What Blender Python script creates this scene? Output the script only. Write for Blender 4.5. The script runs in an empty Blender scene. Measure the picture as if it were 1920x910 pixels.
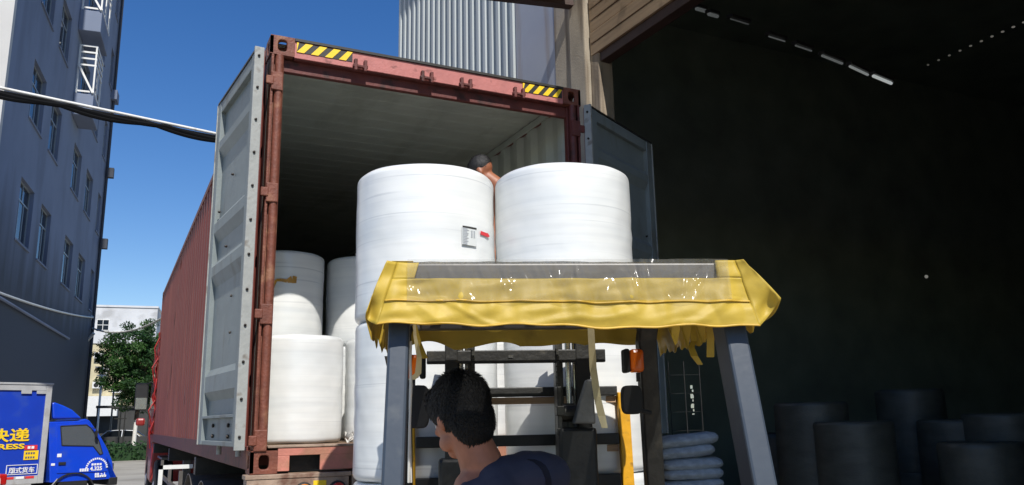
import bpy, math, random
from mathutils import Vector, Matrix, Euler, noise
random.seed(7)
R = math.radians
scene = bpy.context.scene
col = scene.collection

# ------------------------------------------------------------------ camera
YAW, PITCH, ROLL, FPX = R(26.053), R(12.283), R(-1.05), 1532.29
CAM = Vector((-0.803, -5.322, 1.593))
fw = Vector((math.sin(YAW)*math.cos(PITCH), math.cos(YAW)*math.cos(PITCH), math.sin(PITCH)))
r0 = Vector((math.cos(YAW), -math.sin(YAW), 0)); u0 = r0.cross(fw)
cr = r0*math.cos(ROLL) + u0*math.sin(ROLL)
cu = -r0*math.sin(ROLL) + u0*math.cos(ROLL)
cd = bpy.data.cameras.new('camera'); cam = bpy.data.objects.new('camera', cd); col.objects.link(cam)
cd.sensor_width = 36; cd.lens = FPX*36/1920; cd.clip_end = 2000; cd.clip_start = 0.05
m = Matrix((cr, cu, -fw)).transposed().to_4x4(); m.translation = CAM
cam.matrix_world = m
scene.camera = cam
def at(px, py, d):
    return CAM + (fw + cr*((px-960)/FPX) + cu*((455-py)/FPX))*d

# ------------------------------------------------------------------ light
SUN_EL, SUN_AZ = 48.5, 6.5            # the sun stands behind the camera, a little to the left
w = bpy.data.worlds.new('World'); scene.world = w; w.use_nodes = True
nt = w.node_tree; nt.nodes.clear()
sky = nt.nodes.new('ShaderNodeTexSky'); sky.sky_type = 'NISHITA'; sky.sun_disc = False
sky.sun_elevation = R(SUN_EL); sky.sun_rotation = R(180+SUN_AZ)
sky.air_density = 1.0; sky.dust_density = 0.15; sky.ozone_density = 1.6
bg = nt.nodes.new('ShaderNodeBackground'); bg.inputs['Strength'].default_value = 0.115
out = nt.nodes.new('ShaderNodeOutputWorld')
hs = nt.nodes.new('ShaderNodeHueSaturation'); hs.inputs['Saturation'].default_value = 1.36; hs.inputs['Hue'].default_value = .511
nt.links.new(sky.outputs[0], hs.inputs['Color']); nt.links.new(hs.outputs[0], bg.inputs[0]); nt.links.new(bg.outputs[0], out.inputs[0])
sd = bpy.data.lights.new('sun', 'SUN'); sd.energy = 5.0; sd.angle = R(0.5); sd.color = (1, .96, .9)
sun = bpy.data.objects.new('sun', sd); col.objects.link(sun)
ld = Vector((math.sin(R(SUN_AZ))*math.cos(R(SUN_EL)), math.cos(R(SUN_AZ))*math.cos(R(SUN_EL)), -math.sin(R(SUN_EL))))
sun.rotation_euler = ld.to_track_quat('-Z', 'Y').to_euler()
scene.view_settings.view_transform = 'Standard'; scene.view_settings.look = 'None'
scene.view_settings.exposure = 0.12; scene.view_settings.gamma = 1

# ------------------------------------------------------------------ materials
def lin(c):
    return tuple(((x/255+.055)/1.055)**2.4 if x/255 > .04045 else x/255/12.92 for x in c) + (1,)
MC = {}
def mat(name, c, rough=.6, metal=0., var=.12, scale=6., bump=.15, bscale=40., stretch=(1,1,1), dirt=None, damt=.5, dscale=2., dstretch=(1,1,1), coat=0., spec=.5, trans=0., dthr=.55):
    """procedural surface: colour variation, worn or dirty patches and fine relief"""
    if name in MC: return MC[name]
    m = bpy.data.materials.new(name); m.use_nodes = True; MC[name] = m
    t = m.node_tree; N = t.nodes; L = t.links; b = N['Principled BSDF']
    b.inputs['Roughness'].default_value = rough; b.inputs['Metallic'].default_value = metal
    b.inputs['Specular IOR Level'].default_value = spec; b.inputs['Coat Weight'].default_value = coat
    tc = N.new('ShaderNodeTexCoord')
    def nz(sc, st, det=5):
        mp = N.new('ShaderNodeMapping'); mp.inputs['Scale'].default_value = st
        n = N.new('ShaderNodeTexNoise'); n.inputs['Scale'].default_value = sc; n.inputs['Detail'].default_value = det
        L.new(tc.outputs['Object'], mp.inputs[0]); L.new(mp.outputs[0], n.inputs['Vector']); return n
    n1 = nz(scale, stretch)
    cr_ = N.new('ShaderNodeValToRGB'); c = c if len(c) == 4 else lin(c)
    cr_.color_ramp.elements[0].position = .3; cr_.color_ramp.elements[1].position = .7
    cr_.color_ramp.elements[0].color = tuple(x*(1-var) for x in c[:3])+(1,)
    cr_.color_ramp.elements[1].color = tuple(min(1, x*(1+var)) for x in c[:3])+(1,)
    L.new(n1.outputs['Fac'], cr_.inputs[0]); colr = cr_.outputs[0]
    if dirt is not None:
        dirt = dirt if len(dirt) == 4 else lin(dirt)
        n2 = nz(dscale, dstretch, 8); rr = N.new('ShaderNodeValToRGB')
        rr.color_ramp.elements[0].position = dthr; rr.color_ramp.elements[1].position = min(1, dthr+.12)
        rr.color_ramp.elements[0].color = (0,0,0,1); rr.color_ramp.elements[1].color = (damt,)*3+(1,)
        mx = N.new('ShaderNodeMix'); mx.data_type = 'RGBA'
        L.new(n2.outputs['Fac'], rr.inputs[0]); L.new(rr.outputs[0], mx.inputs[0]); L.new(colr, mx.inputs[6])
        mx.inputs[7].default_value = dirt; colr = mx.outputs[2]
    L.new(colr, b.inputs['Base Color'])
    if bump > 0:
        n3 = nz(bscale, stretch); bp = N.new('ShaderNodeBump'); bp.inputs['Strength'].default_value = bump
        bp.inputs['Distance'].default_value = .01
        L.new(n3.outputs['Fac'], bp.inputs['Height']); L.new(bp.outputs[0], b.inputs['Normal'])
    if trans > 0:
        tr = N.new('ShaderNodeBsdfTranslucent'); L.new(colr, tr.inputs[0])
        ms = N.new('ShaderNodeMixShader'); ms.inputs[0].default_value = trans
        L.new(b.outputs[0], ms.inputs[1]); L.new(tr.outputs[0], ms.inputs[2]); L.new(ms.outputs[0], N['Material Output'].inputs[0])
    return m
def glass(name, c, alpha=.75, rough=.03):
    m = bpy.data.materials.new(name); m.use_nodes = True
    t = m.node_tree; N = t.nodes; L = t.links; b = N['Principled BSDF']
    b.inputs['Base Color'].default_value = lin(c); b.inputs['Roughness'].default_value = rough
    tr = N.new('ShaderNodeBsdfTransparent'); tr.inputs[0].default_value = (.9,.95,.95,1)
    ms = N.new('ShaderNodeMixShader'); ms.inputs[0].default_value = alpha
    L.new(tr.outputs[0], ms.inputs[1]); L.new(b.outputs[0], ms.inputs[2]); L.new(ms.outputs[0], N['Material Output'].inputs[0])
    return m
def film_material():
    """wrapped rolls: milky film with fine turns of wrap, each roll a little different"""
    m = bpy.data.materials.new('stretch_film'); m.use_nodes = True
    t = m.node_tree; N = t.nodes; L = t.links; b = N['Principled BSDF']
    tc = N.new('ShaderNodeTexCoord'); oi = N.new('ShaderNodeObjectInfo')
    ad = N.new('ShaderNodeVectorMath'); ad.operation = 'ADD'
    cb = N.new('ShaderNodeCombineXYZ'); ml = N.new('ShaderNodeMath'); ml.operation = 'MULTIPLY'; ml.inputs[1].default_value = 31.7
    L.new(oi.outputs['Random'], ml.inputs[0])
    for k in range(3): L.new(ml.outputs[0], cb.inputs[k])
    L.new(tc.outputs['Object'], ad.inputs[0]); L.new(cb.outputs[0], ad.inputs[1])
    def nz(sc, st, det=4, dist=0):
        mp = N.new('ShaderNodeMapping'); mp.inputs['Scale'].default_value = st
        n = N.new('ShaderNodeTexNoise'); n.inputs['Scale'].default_value = sc; n.inputs['Detail'].default_value = det; n.inputs['Distortion'].default_value = dist
        L.new(ad.outputs[0], mp.inputs[0]); L.new(mp.outputs[0], n.inputs['Vector']); return n
    a = nz(1.0, (.8,.8,26), 6, .3); c = nz(1.0, (1.2,1.2,5), 3, .2); d = nz(2.2, (1,1,1), 3); e = nz(1.0, (.45,.45,60), 2, .1)
    r = N.new('ShaderNodeValToRGB'); el = r.color_ramp.elements
    el[0].position = .30; el[0].color = (.68,.69,.675,1); el[1].position = .6; el[1].color = (.755,.76,.735,1)
    L.new(a.outputs['Fac'], r.inputs[0])
    r2 = N.new('ShaderNodeValToRGB'); q = r2.color_ramp.elements
    q[0].position = .27; q[0].color = (.45,.48,.52,1); q[1].position = .34; q[1].color = (1,1,1,1)
    L.new(e.outputs['Fac'], r2.inputs[0])
    r3 = N.new('ShaderNodeValToRGB'); q = r3.color_ramp.elements
    q[0].position = .35; q[0].color = (.91,.93,.95,1); q[1].position = .6; q[1].color = (1,1,1,1)
    L.new(c.outputs['Fac'], r3.inputs[0])
    f_ = N.new('ShaderNodeTexNoise'); f_.inputs['Scale'].default_value = 1; f_.inputs['Detail'].default_value = 1.5
    mp = N.new('ShaderNodeMapping'); mp.inputs['Rotation'].default_value = (.16,.2,0); mp.inputs['Scale'].default_value = (.9,.9,34); L.new(ad.outputs[0], mp.inputs[0]); L.new(mp.outputs[0], f_.inputs['Vector'])
    r4 = N.new('ShaderNodeValToRGB'); q = r4.color_ramp.elements; q[0].position = .24; q[0].color = (.55,.58,.62,1); q[1].position = .29; q[1].color = (1,1,1,1)
    L.new(f_.outputs['Fac'], r4.inputs[0])
    def mul(x, y, f=1.):
        k = N.new('ShaderNodeMix'); k.data_type = 'RGBA'; k.blend_type = 'MULTIPLY'; k.inputs[0].default_value = f
        L.new(x, k.inputs[6]); L.new(y, k.inputs[7]); return k.outputs[2]
    L.new(mul(mul(r.outputs[0], r2.outputs[0], .42), mul(r3.outputs[0], r4.outputs[0], .35)), b.inputs['Base Color'])
    b.inputs['Roughness'].default_value = .33; b.inputs['Specular IOR Level'].default_value = .6
    b.inputs['Coat Weight'].default_value = .5; b.inputs['Coat Roughness'].default_value = .3
    b1 = N.new('ShaderNodeBump'); b1.inputs['Strength'].default_value = .25; b1.inputs['Distance'].default_value = .005
    b2 = N.new('ShaderNodeBump'); b2.inputs['Strength'].default_value = .7; b2.inputs['Distance'].default_value = .03
    L.new(a.outputs['Fac'], b1.inputs['Height']); L.new(d.outputs['Fac'], b2.inputs['Height'])
    L.new(b1.outputs[0], b2.inputs['Normal']); L.new(b2.outputs[0], b.inputs['Normal'])
    return m
def plain(name, c, rough=.5, metal=0): return mat(name, c, rough, metal, var=.04, bump=.03)

M = dict(
 red = mat('container_red', (112,56,48), .55, var=.12, scale=3, bump=.2, bscale=25, stretch=(1,1,.25), dirt=(140,78,66), damt=.5, dscale=5, dstretch=(3,3,.12), dthr=.52),
 red_header = mat('faded_red_paint', (176,108,102), .6, var=.1, scale=9, bump=.25, dirt=(74,34,28), damt=.8, dscale=9, dstretch=(1,1,1.6), dthr=.58),
 red_dark = mat('dark_red_paint', (92,42,36), .6, var=.2, scale=12, bump=.3, dirt=(48,26,20), damt=.8, dscale=10, dthr=.55),
 rust = mat('rusty_red_steel', (112,62,46), .62, var=.25, scale=14, bump=.4, bscale=60, dirt=(146,104,78), damt=.7, dscale=7, dthr=.55),
 rust_light = mat('scuffed_sill', (150,128,110), .6, var=.25, scale=10, bump=.4, dirt=(98,62,46), damt=.8, dscale=8, dthr=.52),
 inner = mat('inner_grey_paint', (174,182,174), .7, var=.08, scale=4, bump=.12, dirt=(110,110,98), damt=.3, dscale=3, dstretch=(1,.3,1), dthr=.56),
 door_grey = mat('door_grey_paint', (120,128,128), .5, var=.08, scale=6, bump=.12, dirt=(92,90,82), damt=.55, dscale=5, dstretch=(1,1,.4), dthr=.57),
 gasket = mat('pale_gasket', (150,152,148), .6, var=.12, scale=12, bump=.2, dirt=(96,84,72), damt=.7, dscale=12, dthr=.58),
 bolt = mat('dark_bolt', (46,40,36), .45, .6, var=.2, scale=60),
 ply = mat('plywood_floor', (108,84,60), .7, var=.25, scale=5, bump=.3, stretch=(8,1,1)),
 yellow_print = mat('yellow_print', (236,196,34), .45, var=.06, scale=20, bump=.05),
 black_print = mat('black_print', (44,42,38), .5, var=.2, scale=20, bump=.05),
 film = film_material(),
 tape = mat('yellow_tape', (190,140,50), .4, var=.3, scale=18, bump=.3),
 black_steel = mat('black_steel', (38,38,36), .5, .2, var=.3, scale=12, bump=.3, dirt=(78,74,64), damt=.5, dscale=9, dthr=.6),
 mast_steel = mat('worn_mast_steel', (66,66,62), .42, .6, var=.3, scale=16, bump=.25, dirt=(28,26,24), damt=.8, dscale=8, dthr=.5),
 post_paint = mat('slate_grey_paint', (52,61,72), .42, var=.05, scale=9, bump=.04, dirt=(88,92,94), damt=.4, dscale=12, dthr=.62),
 fork_yellow = mat('worn_yellow_paint', (214,156,22), .5, var=.15, scale=14, bump=.25, dirt=(110,74,24), damt=.7, dscale=22, dthr=.6),
 guard_grey = mat('guard_grey', (88,84,80), .4, var=.1, scale=9, bump=.06, dirt=(60,58,56), damt=.4, dscale=9, dthr=.58),
 vinyl = mat('yellow_vinyl', (197,169,66), .52, spec=.4, var=.14, scale=7, bump=.3, bscale=11, dirt=(112,90,40), damt=.6, dscale=5, dthr=.57, trans=.2),
 hem = mat('vinyl_hem', (196,158,56), .5, var=.15, scale=20, bump=.2),
 cream = mat('cream_webbing', (204,192,150), .7, var=.1, scale=20, bump=.25),
 pink = mat('faded_pink_print', (206,106,88), .6, var=.1),
 orange = mat('orange_lens', (250,122,16), .2, var=.1, trans=.35, coat=.5),
 rubber = mat('black_rubber', (24,24,24), .7, var=.2, bump=.2),
 chrome = mat('chrome', (190,190,186), .2, .95, var=.05, bump=.05),
 batten = mat('tan_batten', (176,146,116), .75, var=.2, scale=8, bump=.3, stretch=(1,1,8)),
 skin = mat('skin', (170,112,86), .55, var=.14, scale=22, bump=.12, bscale=120),
 skin2 = mat('tanned_skin', (150,94,66), .5, var=.08, scale=14, bump=.12, bscale=120),
 hair = mat('black_hair', (13,13,13), .7, var=.4, scale=60, bump=.5, bscale=200),
 hair2 = mat('greying_hair', (34,33,33), .5, var=.5, scale=90, bump=.5, bscale=220),
 shirt = mat('navy_jersey', (58,60,78), .85, var=.14, scale=9, bump=.9, bscale=13),
 strap = mat('dark_navy_strap', (20,22,38), .8, var=.1, scale=40),
 trouser = mat('dark_trousers', (34,36,44), .85, var=.15, scale=20, bump=.3),
 shorts = mat('grey_shorts', (80,82,88), .85, var=.15, scale=20, bump=.3),
 cloth_white = mat('pale_cloth', (200,198,192), .85, var=.05, scale=20, bump=.3),
 cladding = mat('cladding_grey', (172,178,178), .5, var=.06, scale=2, bump=.08, stretch=(1,1,.15), dirt=(128,132,130), damt=.35, dscale=2, dstretch=(4,4,.2), dthr=.55),
 conc = mat('stained_concrete', (156,146,130), .85, var=.14, scale=3, bump=.4, dirt=(98,84,68), damt=.6, dscale=2.4, dstretch=(3,3,.25), dthr=.54),
 board = mat('weathered_board', (148,126,100), .8, var=.2, scale=4, bump=.35, stretch=(1,.25,4), dirt=(88,74,58), damt=.5, dscale=3, dthr=.55),
 dark_beam = mat('dark_brown_beam', (62,44,38), .7, var=.2, scale=6, bump=.3),
 dark_wall = mat('dark_hall_wall', (160,168,152), .9, var=.2, scale=1.2, bump=.2),
 hall_floor = mat('hall_floor', (120,120,112), .8, var=.2, scale=1.5, bump=.2),
 bag = mat('woven_bag', (168,176,182), .7, var=.2, scale=14, bump=.9, bscale=22),
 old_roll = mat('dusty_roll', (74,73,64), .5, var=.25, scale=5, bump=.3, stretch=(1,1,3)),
 bldg_up = mat('blue_grey_render', (116,126,146), .85, var=.08, scale=.7, bump=.3, bscale=12, dirt=(88,96,114), damt=.4, dscale=.5, dstretch=(1,1,.3), dthr=.5),
 bldg_low = mat('charcoal_render', (62,66,74), .85, var=.08, scale=.7, bump=.2, bscale=12, dirt=(76,80,88), damt=.3, dscale=.5, dthr=.5),
 bldg_white = mat('white_render', (186,184,180), .85, var=.05, scale=.7, bump=.2, bscale=12),
 alu = mat('aluminium_frame', (150,156,160), .4, .3, var=.05),
 pane = glass('window_glass', (34,42,48), .92, .08),
 white_metal = mat('white_painted_metal', (214,214,210), .5, var=.06, bump=.1, dirt=(150,140,126), damt=.4, dscale=6, dthr=.6),
 blue = mat('blue_truck_paint', (14,66,196), .3, var=.05, scale=3, bump=.03, coat=.5, dirt=(60,84,140), damt=.35, dscale=3, dthr=.55),
 blue_box = mat('blue_box_panel', (16,56,166), .42, var=.08, scale=2, bump=.12, bscale=6, coat=.15, dirt=(60,84,140), damt=.3, dscale=2, dthr=.55),
 silver = mat('silver_box_trim', (176,176,174), .42, .15, var=.1, scale=5, bump=.1, dirt=(140,132,120), damt=.4, dscale=4, dthr=.58),
 car_white = mat('white_car_paint', (214,216,218), .25, var=.02, bump=.0, coat=.8),
 cabglass = glass('cab_window_glass', (92,98,100), .7, .08),
 carglass = glass('vehicle_glass', (20,24,26), .8, .04),
 white_print = mat('white_print', (225,225,225), .5, var=.03, bump=.02),
 red_print = mat('red_print', (206,44,52), .5, var=.05, bump=.02),
 grey_print = mat('grey_text_print', (84,88,96), .6, var=.1, bump=.02),
 red_tarp = mat('red_tarpaulin', (160,36,34), .55, var=.2, scale=8, bump=.4, trans=.2),
 cab_red = mat('tractor_red', (134,34,30), .4, var=.1, coat=.3),
 lamp_red = mat('tail_lamp_red', (176,26,24), .25, var=.1, coat=.6),
 lamp_amber = mat('tail_lamp_amber', (206,120,20), .25, var=.1, coat=.6),
 bark = mat('bark', (86,72,58), .9, var=.3, scale=9, bump=.6),
 whitewash = mat('whitewashed_trunk', (206,204,196), .9, var=.1, scale=9, bump=.4),
 leaf = mat('leaf_green', (62,98,40), .55, var=.35, scale=1.3, bump=.1, trans=.35),
 leaf_dark = mat('leaf_dark_green', (38,70,30), .55, var=.35, scale=1.3, bump=.1, trans=.3),
 far_white = mat('far_white_render', (198,200,202), .9, var=.08, scale=.8, bump=.2, dirt=(142,142,140), damt=.55, dscale=.5, dstretch=(1,1,1.5), dthr=.55),
 far_beige = mat('far_beige_tiles', (188,178,146), .9, var=.12, scale=1.5, bump=.3, dirt=(150,140,112), damt=.4, dscale=.7, dthr=.52),
 dark_shop = mat('dark_shop_front', (52,52,50), .7, var=.3, scale=1.3),
 cable = mat('black_cable', (8,9,11), .85, var=.2, bump=.2, spec=.15),
 pvc = mat('white_pipe', (204,204,198), .45, var=.1, scale=6, bump=.1, dirt=(130,124,112), damt=.4, dscale=9, dthr=.58),
 yard = mat('yard_concrete', (150,146,136), .9, var=.12, scale=.6, bump=.3, bscale=14, dirt=(110,104,94), damt=.5, dscale=.4, dthr=.52),
 asphalt = mat('asphalt', (66,66,66), .9, var=.15, scale=1.5, bump=.35, bscale=60),
 kerb = mat('kerb_stone', (150,148,142), .85, var=.12, scale=5, bump=.3),
 faint_print = mat('faint_text_print', (168,172,176), .6, var=.1, bump=.02),
 clear = None, tube = None)

def clear_plastic(fac):
    m = bpy.data.materials.new('clear_plastic'); m.use_nodes = True
    t = m.node_tree; N = t.nodes; L = t.links; b = N['Principled BSDF']
    b.inputs['Base Color'].default_value = (.30,.28,.22,1); b.inputs['Roughness'].default_value = .13; b.inputs['Specular IOR Level'].default_value = .9
    tc = N.new('ShaderNodeTexCoord'); mp = N.new('ShaderNodeMapping'); mp.inputs['Scale'].default_value = (1,1,.42)
    n = N.new('ShaderNodeTexNoise'); n.inputs['Scale'].default_value = 8; n.inputs['Detail'].default_value = 2; n.inputs['Distortion'].default_value = 1.6
    bp = N.new('ShaderNodeBump'); bp.inputs['Strength'].default_value = 1; bp.inputs['Distance'].default_value = .055
    L.new(tc.outputs['Object'], mp.inputs[0]); L.new(mp.outputs[0], n.inputs['Vector']); L.new(n.outputs['Fac'], bp.inputs['Height']); L.new(bp.outputs[0], b.inputs['Normal'])
    tr = N.new('ShaderNodeBsdfTransparent'); ms = N.new('ShaderNodeMixShader'); ms.inputs[0].default_value = fac
    L.new(tr.outputs[0], ms.inputs[1]); L.new(b.outputs[0], ms.inputs[2]); L.new(ms.outputs[0], N['Material Output'].inputs[0])
    return m
M['clear'] = clear_plastic(.22); M['film_sheet'] = clear_plastic(.8)
def height_tones():  # base colour turns darker towards the ground, broken up by noise
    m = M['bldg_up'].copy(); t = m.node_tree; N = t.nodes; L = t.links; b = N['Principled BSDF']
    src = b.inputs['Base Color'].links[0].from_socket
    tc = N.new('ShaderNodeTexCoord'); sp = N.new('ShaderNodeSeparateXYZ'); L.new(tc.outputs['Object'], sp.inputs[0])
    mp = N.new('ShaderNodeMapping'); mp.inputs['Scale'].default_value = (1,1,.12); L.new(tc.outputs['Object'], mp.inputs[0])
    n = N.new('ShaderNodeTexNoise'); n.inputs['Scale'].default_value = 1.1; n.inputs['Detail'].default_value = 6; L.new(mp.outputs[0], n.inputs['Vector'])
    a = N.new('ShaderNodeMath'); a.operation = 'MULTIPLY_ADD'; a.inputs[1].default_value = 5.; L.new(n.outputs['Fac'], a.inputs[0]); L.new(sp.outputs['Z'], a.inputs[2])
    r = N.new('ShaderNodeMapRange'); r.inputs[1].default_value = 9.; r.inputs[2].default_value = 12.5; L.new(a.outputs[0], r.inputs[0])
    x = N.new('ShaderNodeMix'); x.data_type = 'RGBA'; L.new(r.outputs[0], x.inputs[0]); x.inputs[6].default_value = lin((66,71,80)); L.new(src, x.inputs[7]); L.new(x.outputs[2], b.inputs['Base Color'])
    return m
M['bldg_mix'] = height_tones()
def emit_mat(name, c, s):
    m = bpy.data.materials.new(name); m.use_nodes = True; b = m.node_tree.nodes['Principled BSDF']
    b.inputs['Base Color'].default_value = lin(c); b.inputs['Emission Color'].default_value = lin(c); b.inputs['Emission Strength'].default_value = s
    return m
M['tube'] = emit_mat('dim_roof_glint', (200,205,205), .28)  # glow colour for daylight glints under the hall roof

# ------------------------------------------------------------------ mesh helpers
class MB:
    def __init__(s): s.v = []; s.f = []; s.mi = []; s.k = 0
    def face(s, pts):
        n = len(s.v); s.v += [tuple(p) for p in pts]; s.f.append(tuple(range(n, n+len(pts)))); s.mi.append(s.k)
    def box(s, x0, x1, y0, y1, z0, z1, T=None):
        c = [(x, y, z) for z in (z0, z1) for y in (y0, y1) for x in (x0, x1)]
        if T is not None: c = [tuple(T @ Vector(p)) for p in c]
        n = len(s.v); s.v += c
        for q in ((0,2,3,1),(4,5,7,6),(0,1,5,4),(2,6,7,3),(0,4,6,2),(1,3,7,5)):
            s.f.append(tuple(n+i for i in q)); s.mi.append(s.k)
        return s
    def prism(s, poly, a, b, axis='x', T=None):
        def P(p, h):
            q = {'x': (h, p[0], p[1]), 'y': (p[0], h, p[1]), 'z': (p[0], p[1], h)}[axis]
            return tuple(T @ Vector(q)) if T is not None else q
        n = len(s.v); k = len(poly)
        s.v += [P(p, a) for p in poly] + [P(p, b) for p in poly]
        s.f.append(tuple(range(n+k-1, n-1, -1))); s.f.append(tuple(range(n+k, n+2*k))); s.mi += [s.k]*2
        for i in range(k):
            j = (i+1) % k; s.f.append((n+i, n+j, n+k+j, n+k+i)); s.mi.append(s.k)
        return s
    def rings(s, rs, caps=True, closed=True):
        n = len(s.v); k = len(rs[0])
        for r in rs: s.v += [tuple(p) for p in r]
        for a in range(len(rs)-1):
            for i in range(k if closed else k-1):
                j = (i+1) % k; s.f.append((n+a*k+i, n+a*k+j, n+(a+1)*k+j, n+(a+1)*k+i)); s.mi.append(s.k)
        if caps:
            s.f.append(tuple(n+i for i in range(k-1, -1, -1))); s.f.append(tuple(n+(len(rs)-1)*k+i for i in range(k))); s.mi += [s.k]*2
        return s
    def tube(s, pts, r, n=8, r1=None, caps=True):
        pts = [Vector(p) for p in pts]; rs = []
        N = len(pts)
        for i, p in enumerate(pts):
            d = (pts[min(i+1, N-1)]-pts[max(i-1, 0)]).normalized()
            a = d.orthogonal().normalized() if i == 0 else (a - d*a.dot(d)).normalized()
            b = d.cross(a)
            rr = r if r1 is None else r+(r1-r)*i/(N-1)
            rs.append([p+(a*math.cos(2*math.pi*j/n)+b*math.sin(2*math.pi*j/n))*rr for j in range(n)])
        return s.rings(rs, caps)
    def lathe(s, prof, n=32, T=None, caps=True):
        rs = []
        for r, z in prof:
            ring = [Vector((r*math.cos(2*math.pi*j/n), r*math.sin(2*math.pi*j/n), z)) for j in range(n)]
            rs.append([T @ p for p in ring] if T is not None else ring)
        return s.rings(rs, caps)
    def ell(s, c, r, rot=None, nu=20, nv=12):
        T = Matrix.Translation(Vector(c)) @ (rot.to_4x4() if rot is not None else Matrix()) @ Matrix.Diagonal((r[0], r[1], r[2], 1))
        prof = [(max(1e-3, math.sin(math.pi*i/nv)), -math.cos(math.pi*i/nv)) for i in range(nv+1)]
        return s.lathe(prof, nu, T)
    def cap(s, a, b, ra, rb, n=14):
        """a tapered limb with round ends"""
        a, b = Vector(a), Vector(b); d = b-a; l = d.length; q = d.to_track_quat('Z', 'Y').to_matrix().to_4x4()
        T = Matrix.Translation(a) @ q
        prof = [(max(1e-3, ra*math.sin(t)), -ra*math.cos(t)) for t in [math.pi/2*i/5 for i in range(6)]]
        prof += [(max(1e-3, rb*math.cos(t)), l+rb*math.sin(t)) for t in [math.pi/2*i/5 for i in range(6)]]
        return s.lathe(prof, n, T)
    def grid(s, fn, nu, nv, thick=0.):
        n = len(s.v)
        for j in range(nv+1):
            for i in range(nu+1): s.v.append(tuple(fn(i/nu, j/nv)))
        for j in range(nv):
            for i in range(nu):
                a = n+j*(nu+1)+i; s.f.append((a, a+1, a+nu+2, a+nu+1)); s.mi.append(s.k)
        return s
    def holed(s, o, U, V, W, H, cx, cy, rx, ry, th, n=24):
        """plate W x H in the U,V plane with a rounded hole and thickness th along UxV"""
        o, U, V = Vector(o), Vector(U), Vector(V); Wn = U.cross(V)
        inn, outr = [], []
        for i in range(n):
            a = 2*math.pi*(i+.5)/n; c, q = math.cos(a), math.sin(a)
            e = 2/3.2
            inn.append((cx+rx*abs(c)**e*(1 if c > 0 else -1), cy+ry*abs(q)**e*(1 if q > 0 else -1)))
            k = min((W-cx if c > 0 else cx)/max(abs(c), 1e-6), (H-cy if q > 0 else cy)/max(abs(q), 1e-6))
            outr.append((cx+c*k, cy+q*k))
        # snap the nearest outline points to the corners
        for cc in ((0,0),(W,0),(W,H),(0,H)):
            i = min(range(n), key=lambda t: (outr[t][0]-cc[0])**2+(outr[t][1]-cc[1])**2); outr[i] = cc
        P = lambda p, t: o+U*p[0]+V*p[1]+Wn*t
        return s.rings([[P(p,0) for p in outr],[P(p,0) for p in inn],[P(p,th) for p in inn],[P(p,th) for p in outr],[P(p,0) for p in outr]], caps=False)
    def build(s, name, mats, parent=None, smooth=False, bevel=0., solid=0., loc=None, rot=None):
        me = bpy.data.meshes.new(name); me.from_pydata(s.v, [], s.f)
        for q in (mats if isinstance(mats, (list, tuple)) else [mats]): me.materials.append(q)
        me.polygons.foreach_set('material_index', s.mi)
        if smooth:
            me.polygons.foreach_set('use_smooth', [True]*len(me.polygons)); me.set_sharp_from_angle(angle=R(smooth if smooth is not True else 40))
        me.update()
        o = bpy.data.objects.new(name, me); col.objects.link(o)
        if parent is not None: o.parent = parent
        if loc is not None: o.location = loc
        if rot is not None: o.rotation_euler = rot
        if bevel:
            b = o.modifiers.new('bevel', 'BEVEL'); b.width = bevel; b.segments = 2; b.limit_method = 'ANGLE'; b.angle_limit = R(40)
        if solid:
            b = o.modifiers.new('solid', 'SOLIDIFY'); b.thickness = solid; b.offset = 0
        return o
def tag(o, label=None, cat=None, group=None, kind=None):
    if label: o['label'] = label
    if cat: o['category'] = cat
    if group: o['group'] = group
    if kind: o['kind'] = kind
    return o
def thing(name, label, cat, loc=(0,0,0), rz=0., group=None):
    o = bpy.data.objects.new(name, None); col.objects.link(o); o.location = loc; o.rotation_euler = (0,0,rz); o.empty_display_size = .2
    return tag(o, label, cat, group)
def inst(src, parent=None, loc=None, rot=None):
    o = src.copy(); col.objects.link(o); o.parent = parent
    if loc is not None: o.location = loc
    if rot is not None: o.rotation_euler = rot
    return o
def copy_tree(o, parent=None):
    c = o.copy(); col.objects.link(c); c.parent = parent
    for ch in [x for x in bpy.data.objects if x.parent == o]: copy_tree(ch, c)
    return c
def blob(name, mb, m, parent, voxel=.012, smooth=4):
    """one continuous skin grown over overlapping limbs"""
    o = mb.build(name, m, None)
    r = o.modifiers.new('r', 'REMESH'); r.mode = 'VOXEL'; r.voxel_size = voxel
    q = o.modifiers.new('s', 'SMOOTH'); q.iterations = smooth; q.factor = .6
    dg = bpy.context.evaluated_depsgraph_get(); dg.update()
    me = bpy.data.meshes.new_from_object(o.evaluated_get(dg))
    o.modifiers.clear(); o.data = me; me.materials.clear(); me.materials.append(m)
    me.polygons.foreach_set('use_smooth', [True]*len(me.polygons)); me.polygons.foreach_set('material_index', [0]*len(me.polygons))
    o.parent = parent
    return o
def text(name, s, size, m, parent, loc, rot, thick=.004, bold=0., sx=1.):
    cu_ = bpy.data.curves.new(name, 'FONT'); cu_.body = s; cu_.size = size; cu_.extrude = thick; cu_.offset = bold; cu_.resolution_u = 3
    t = bpy.data.objects.new(name, cu_); col.objects.link(t)
    dg = bpy.context.evaluated_depsgraph_get(); dg.update()
    me = bpy.data.meshes.new_from_object(t.evaluated_get(dg)); bpy.data.objects.remove(t)
    me.name = name; me.materials.clear(); me.materials.append(m)
    o = bpy.data.objects.new(name, me); col.objects.link(o); o.parent = parent; o.location = loc; o.rotation_euler = rot; o.scale = (sx,1,1)
    return o
def fbm(x, y, z, s=1.): return noise.noise(Vector((x*s, y*s, z*s)))

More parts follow.
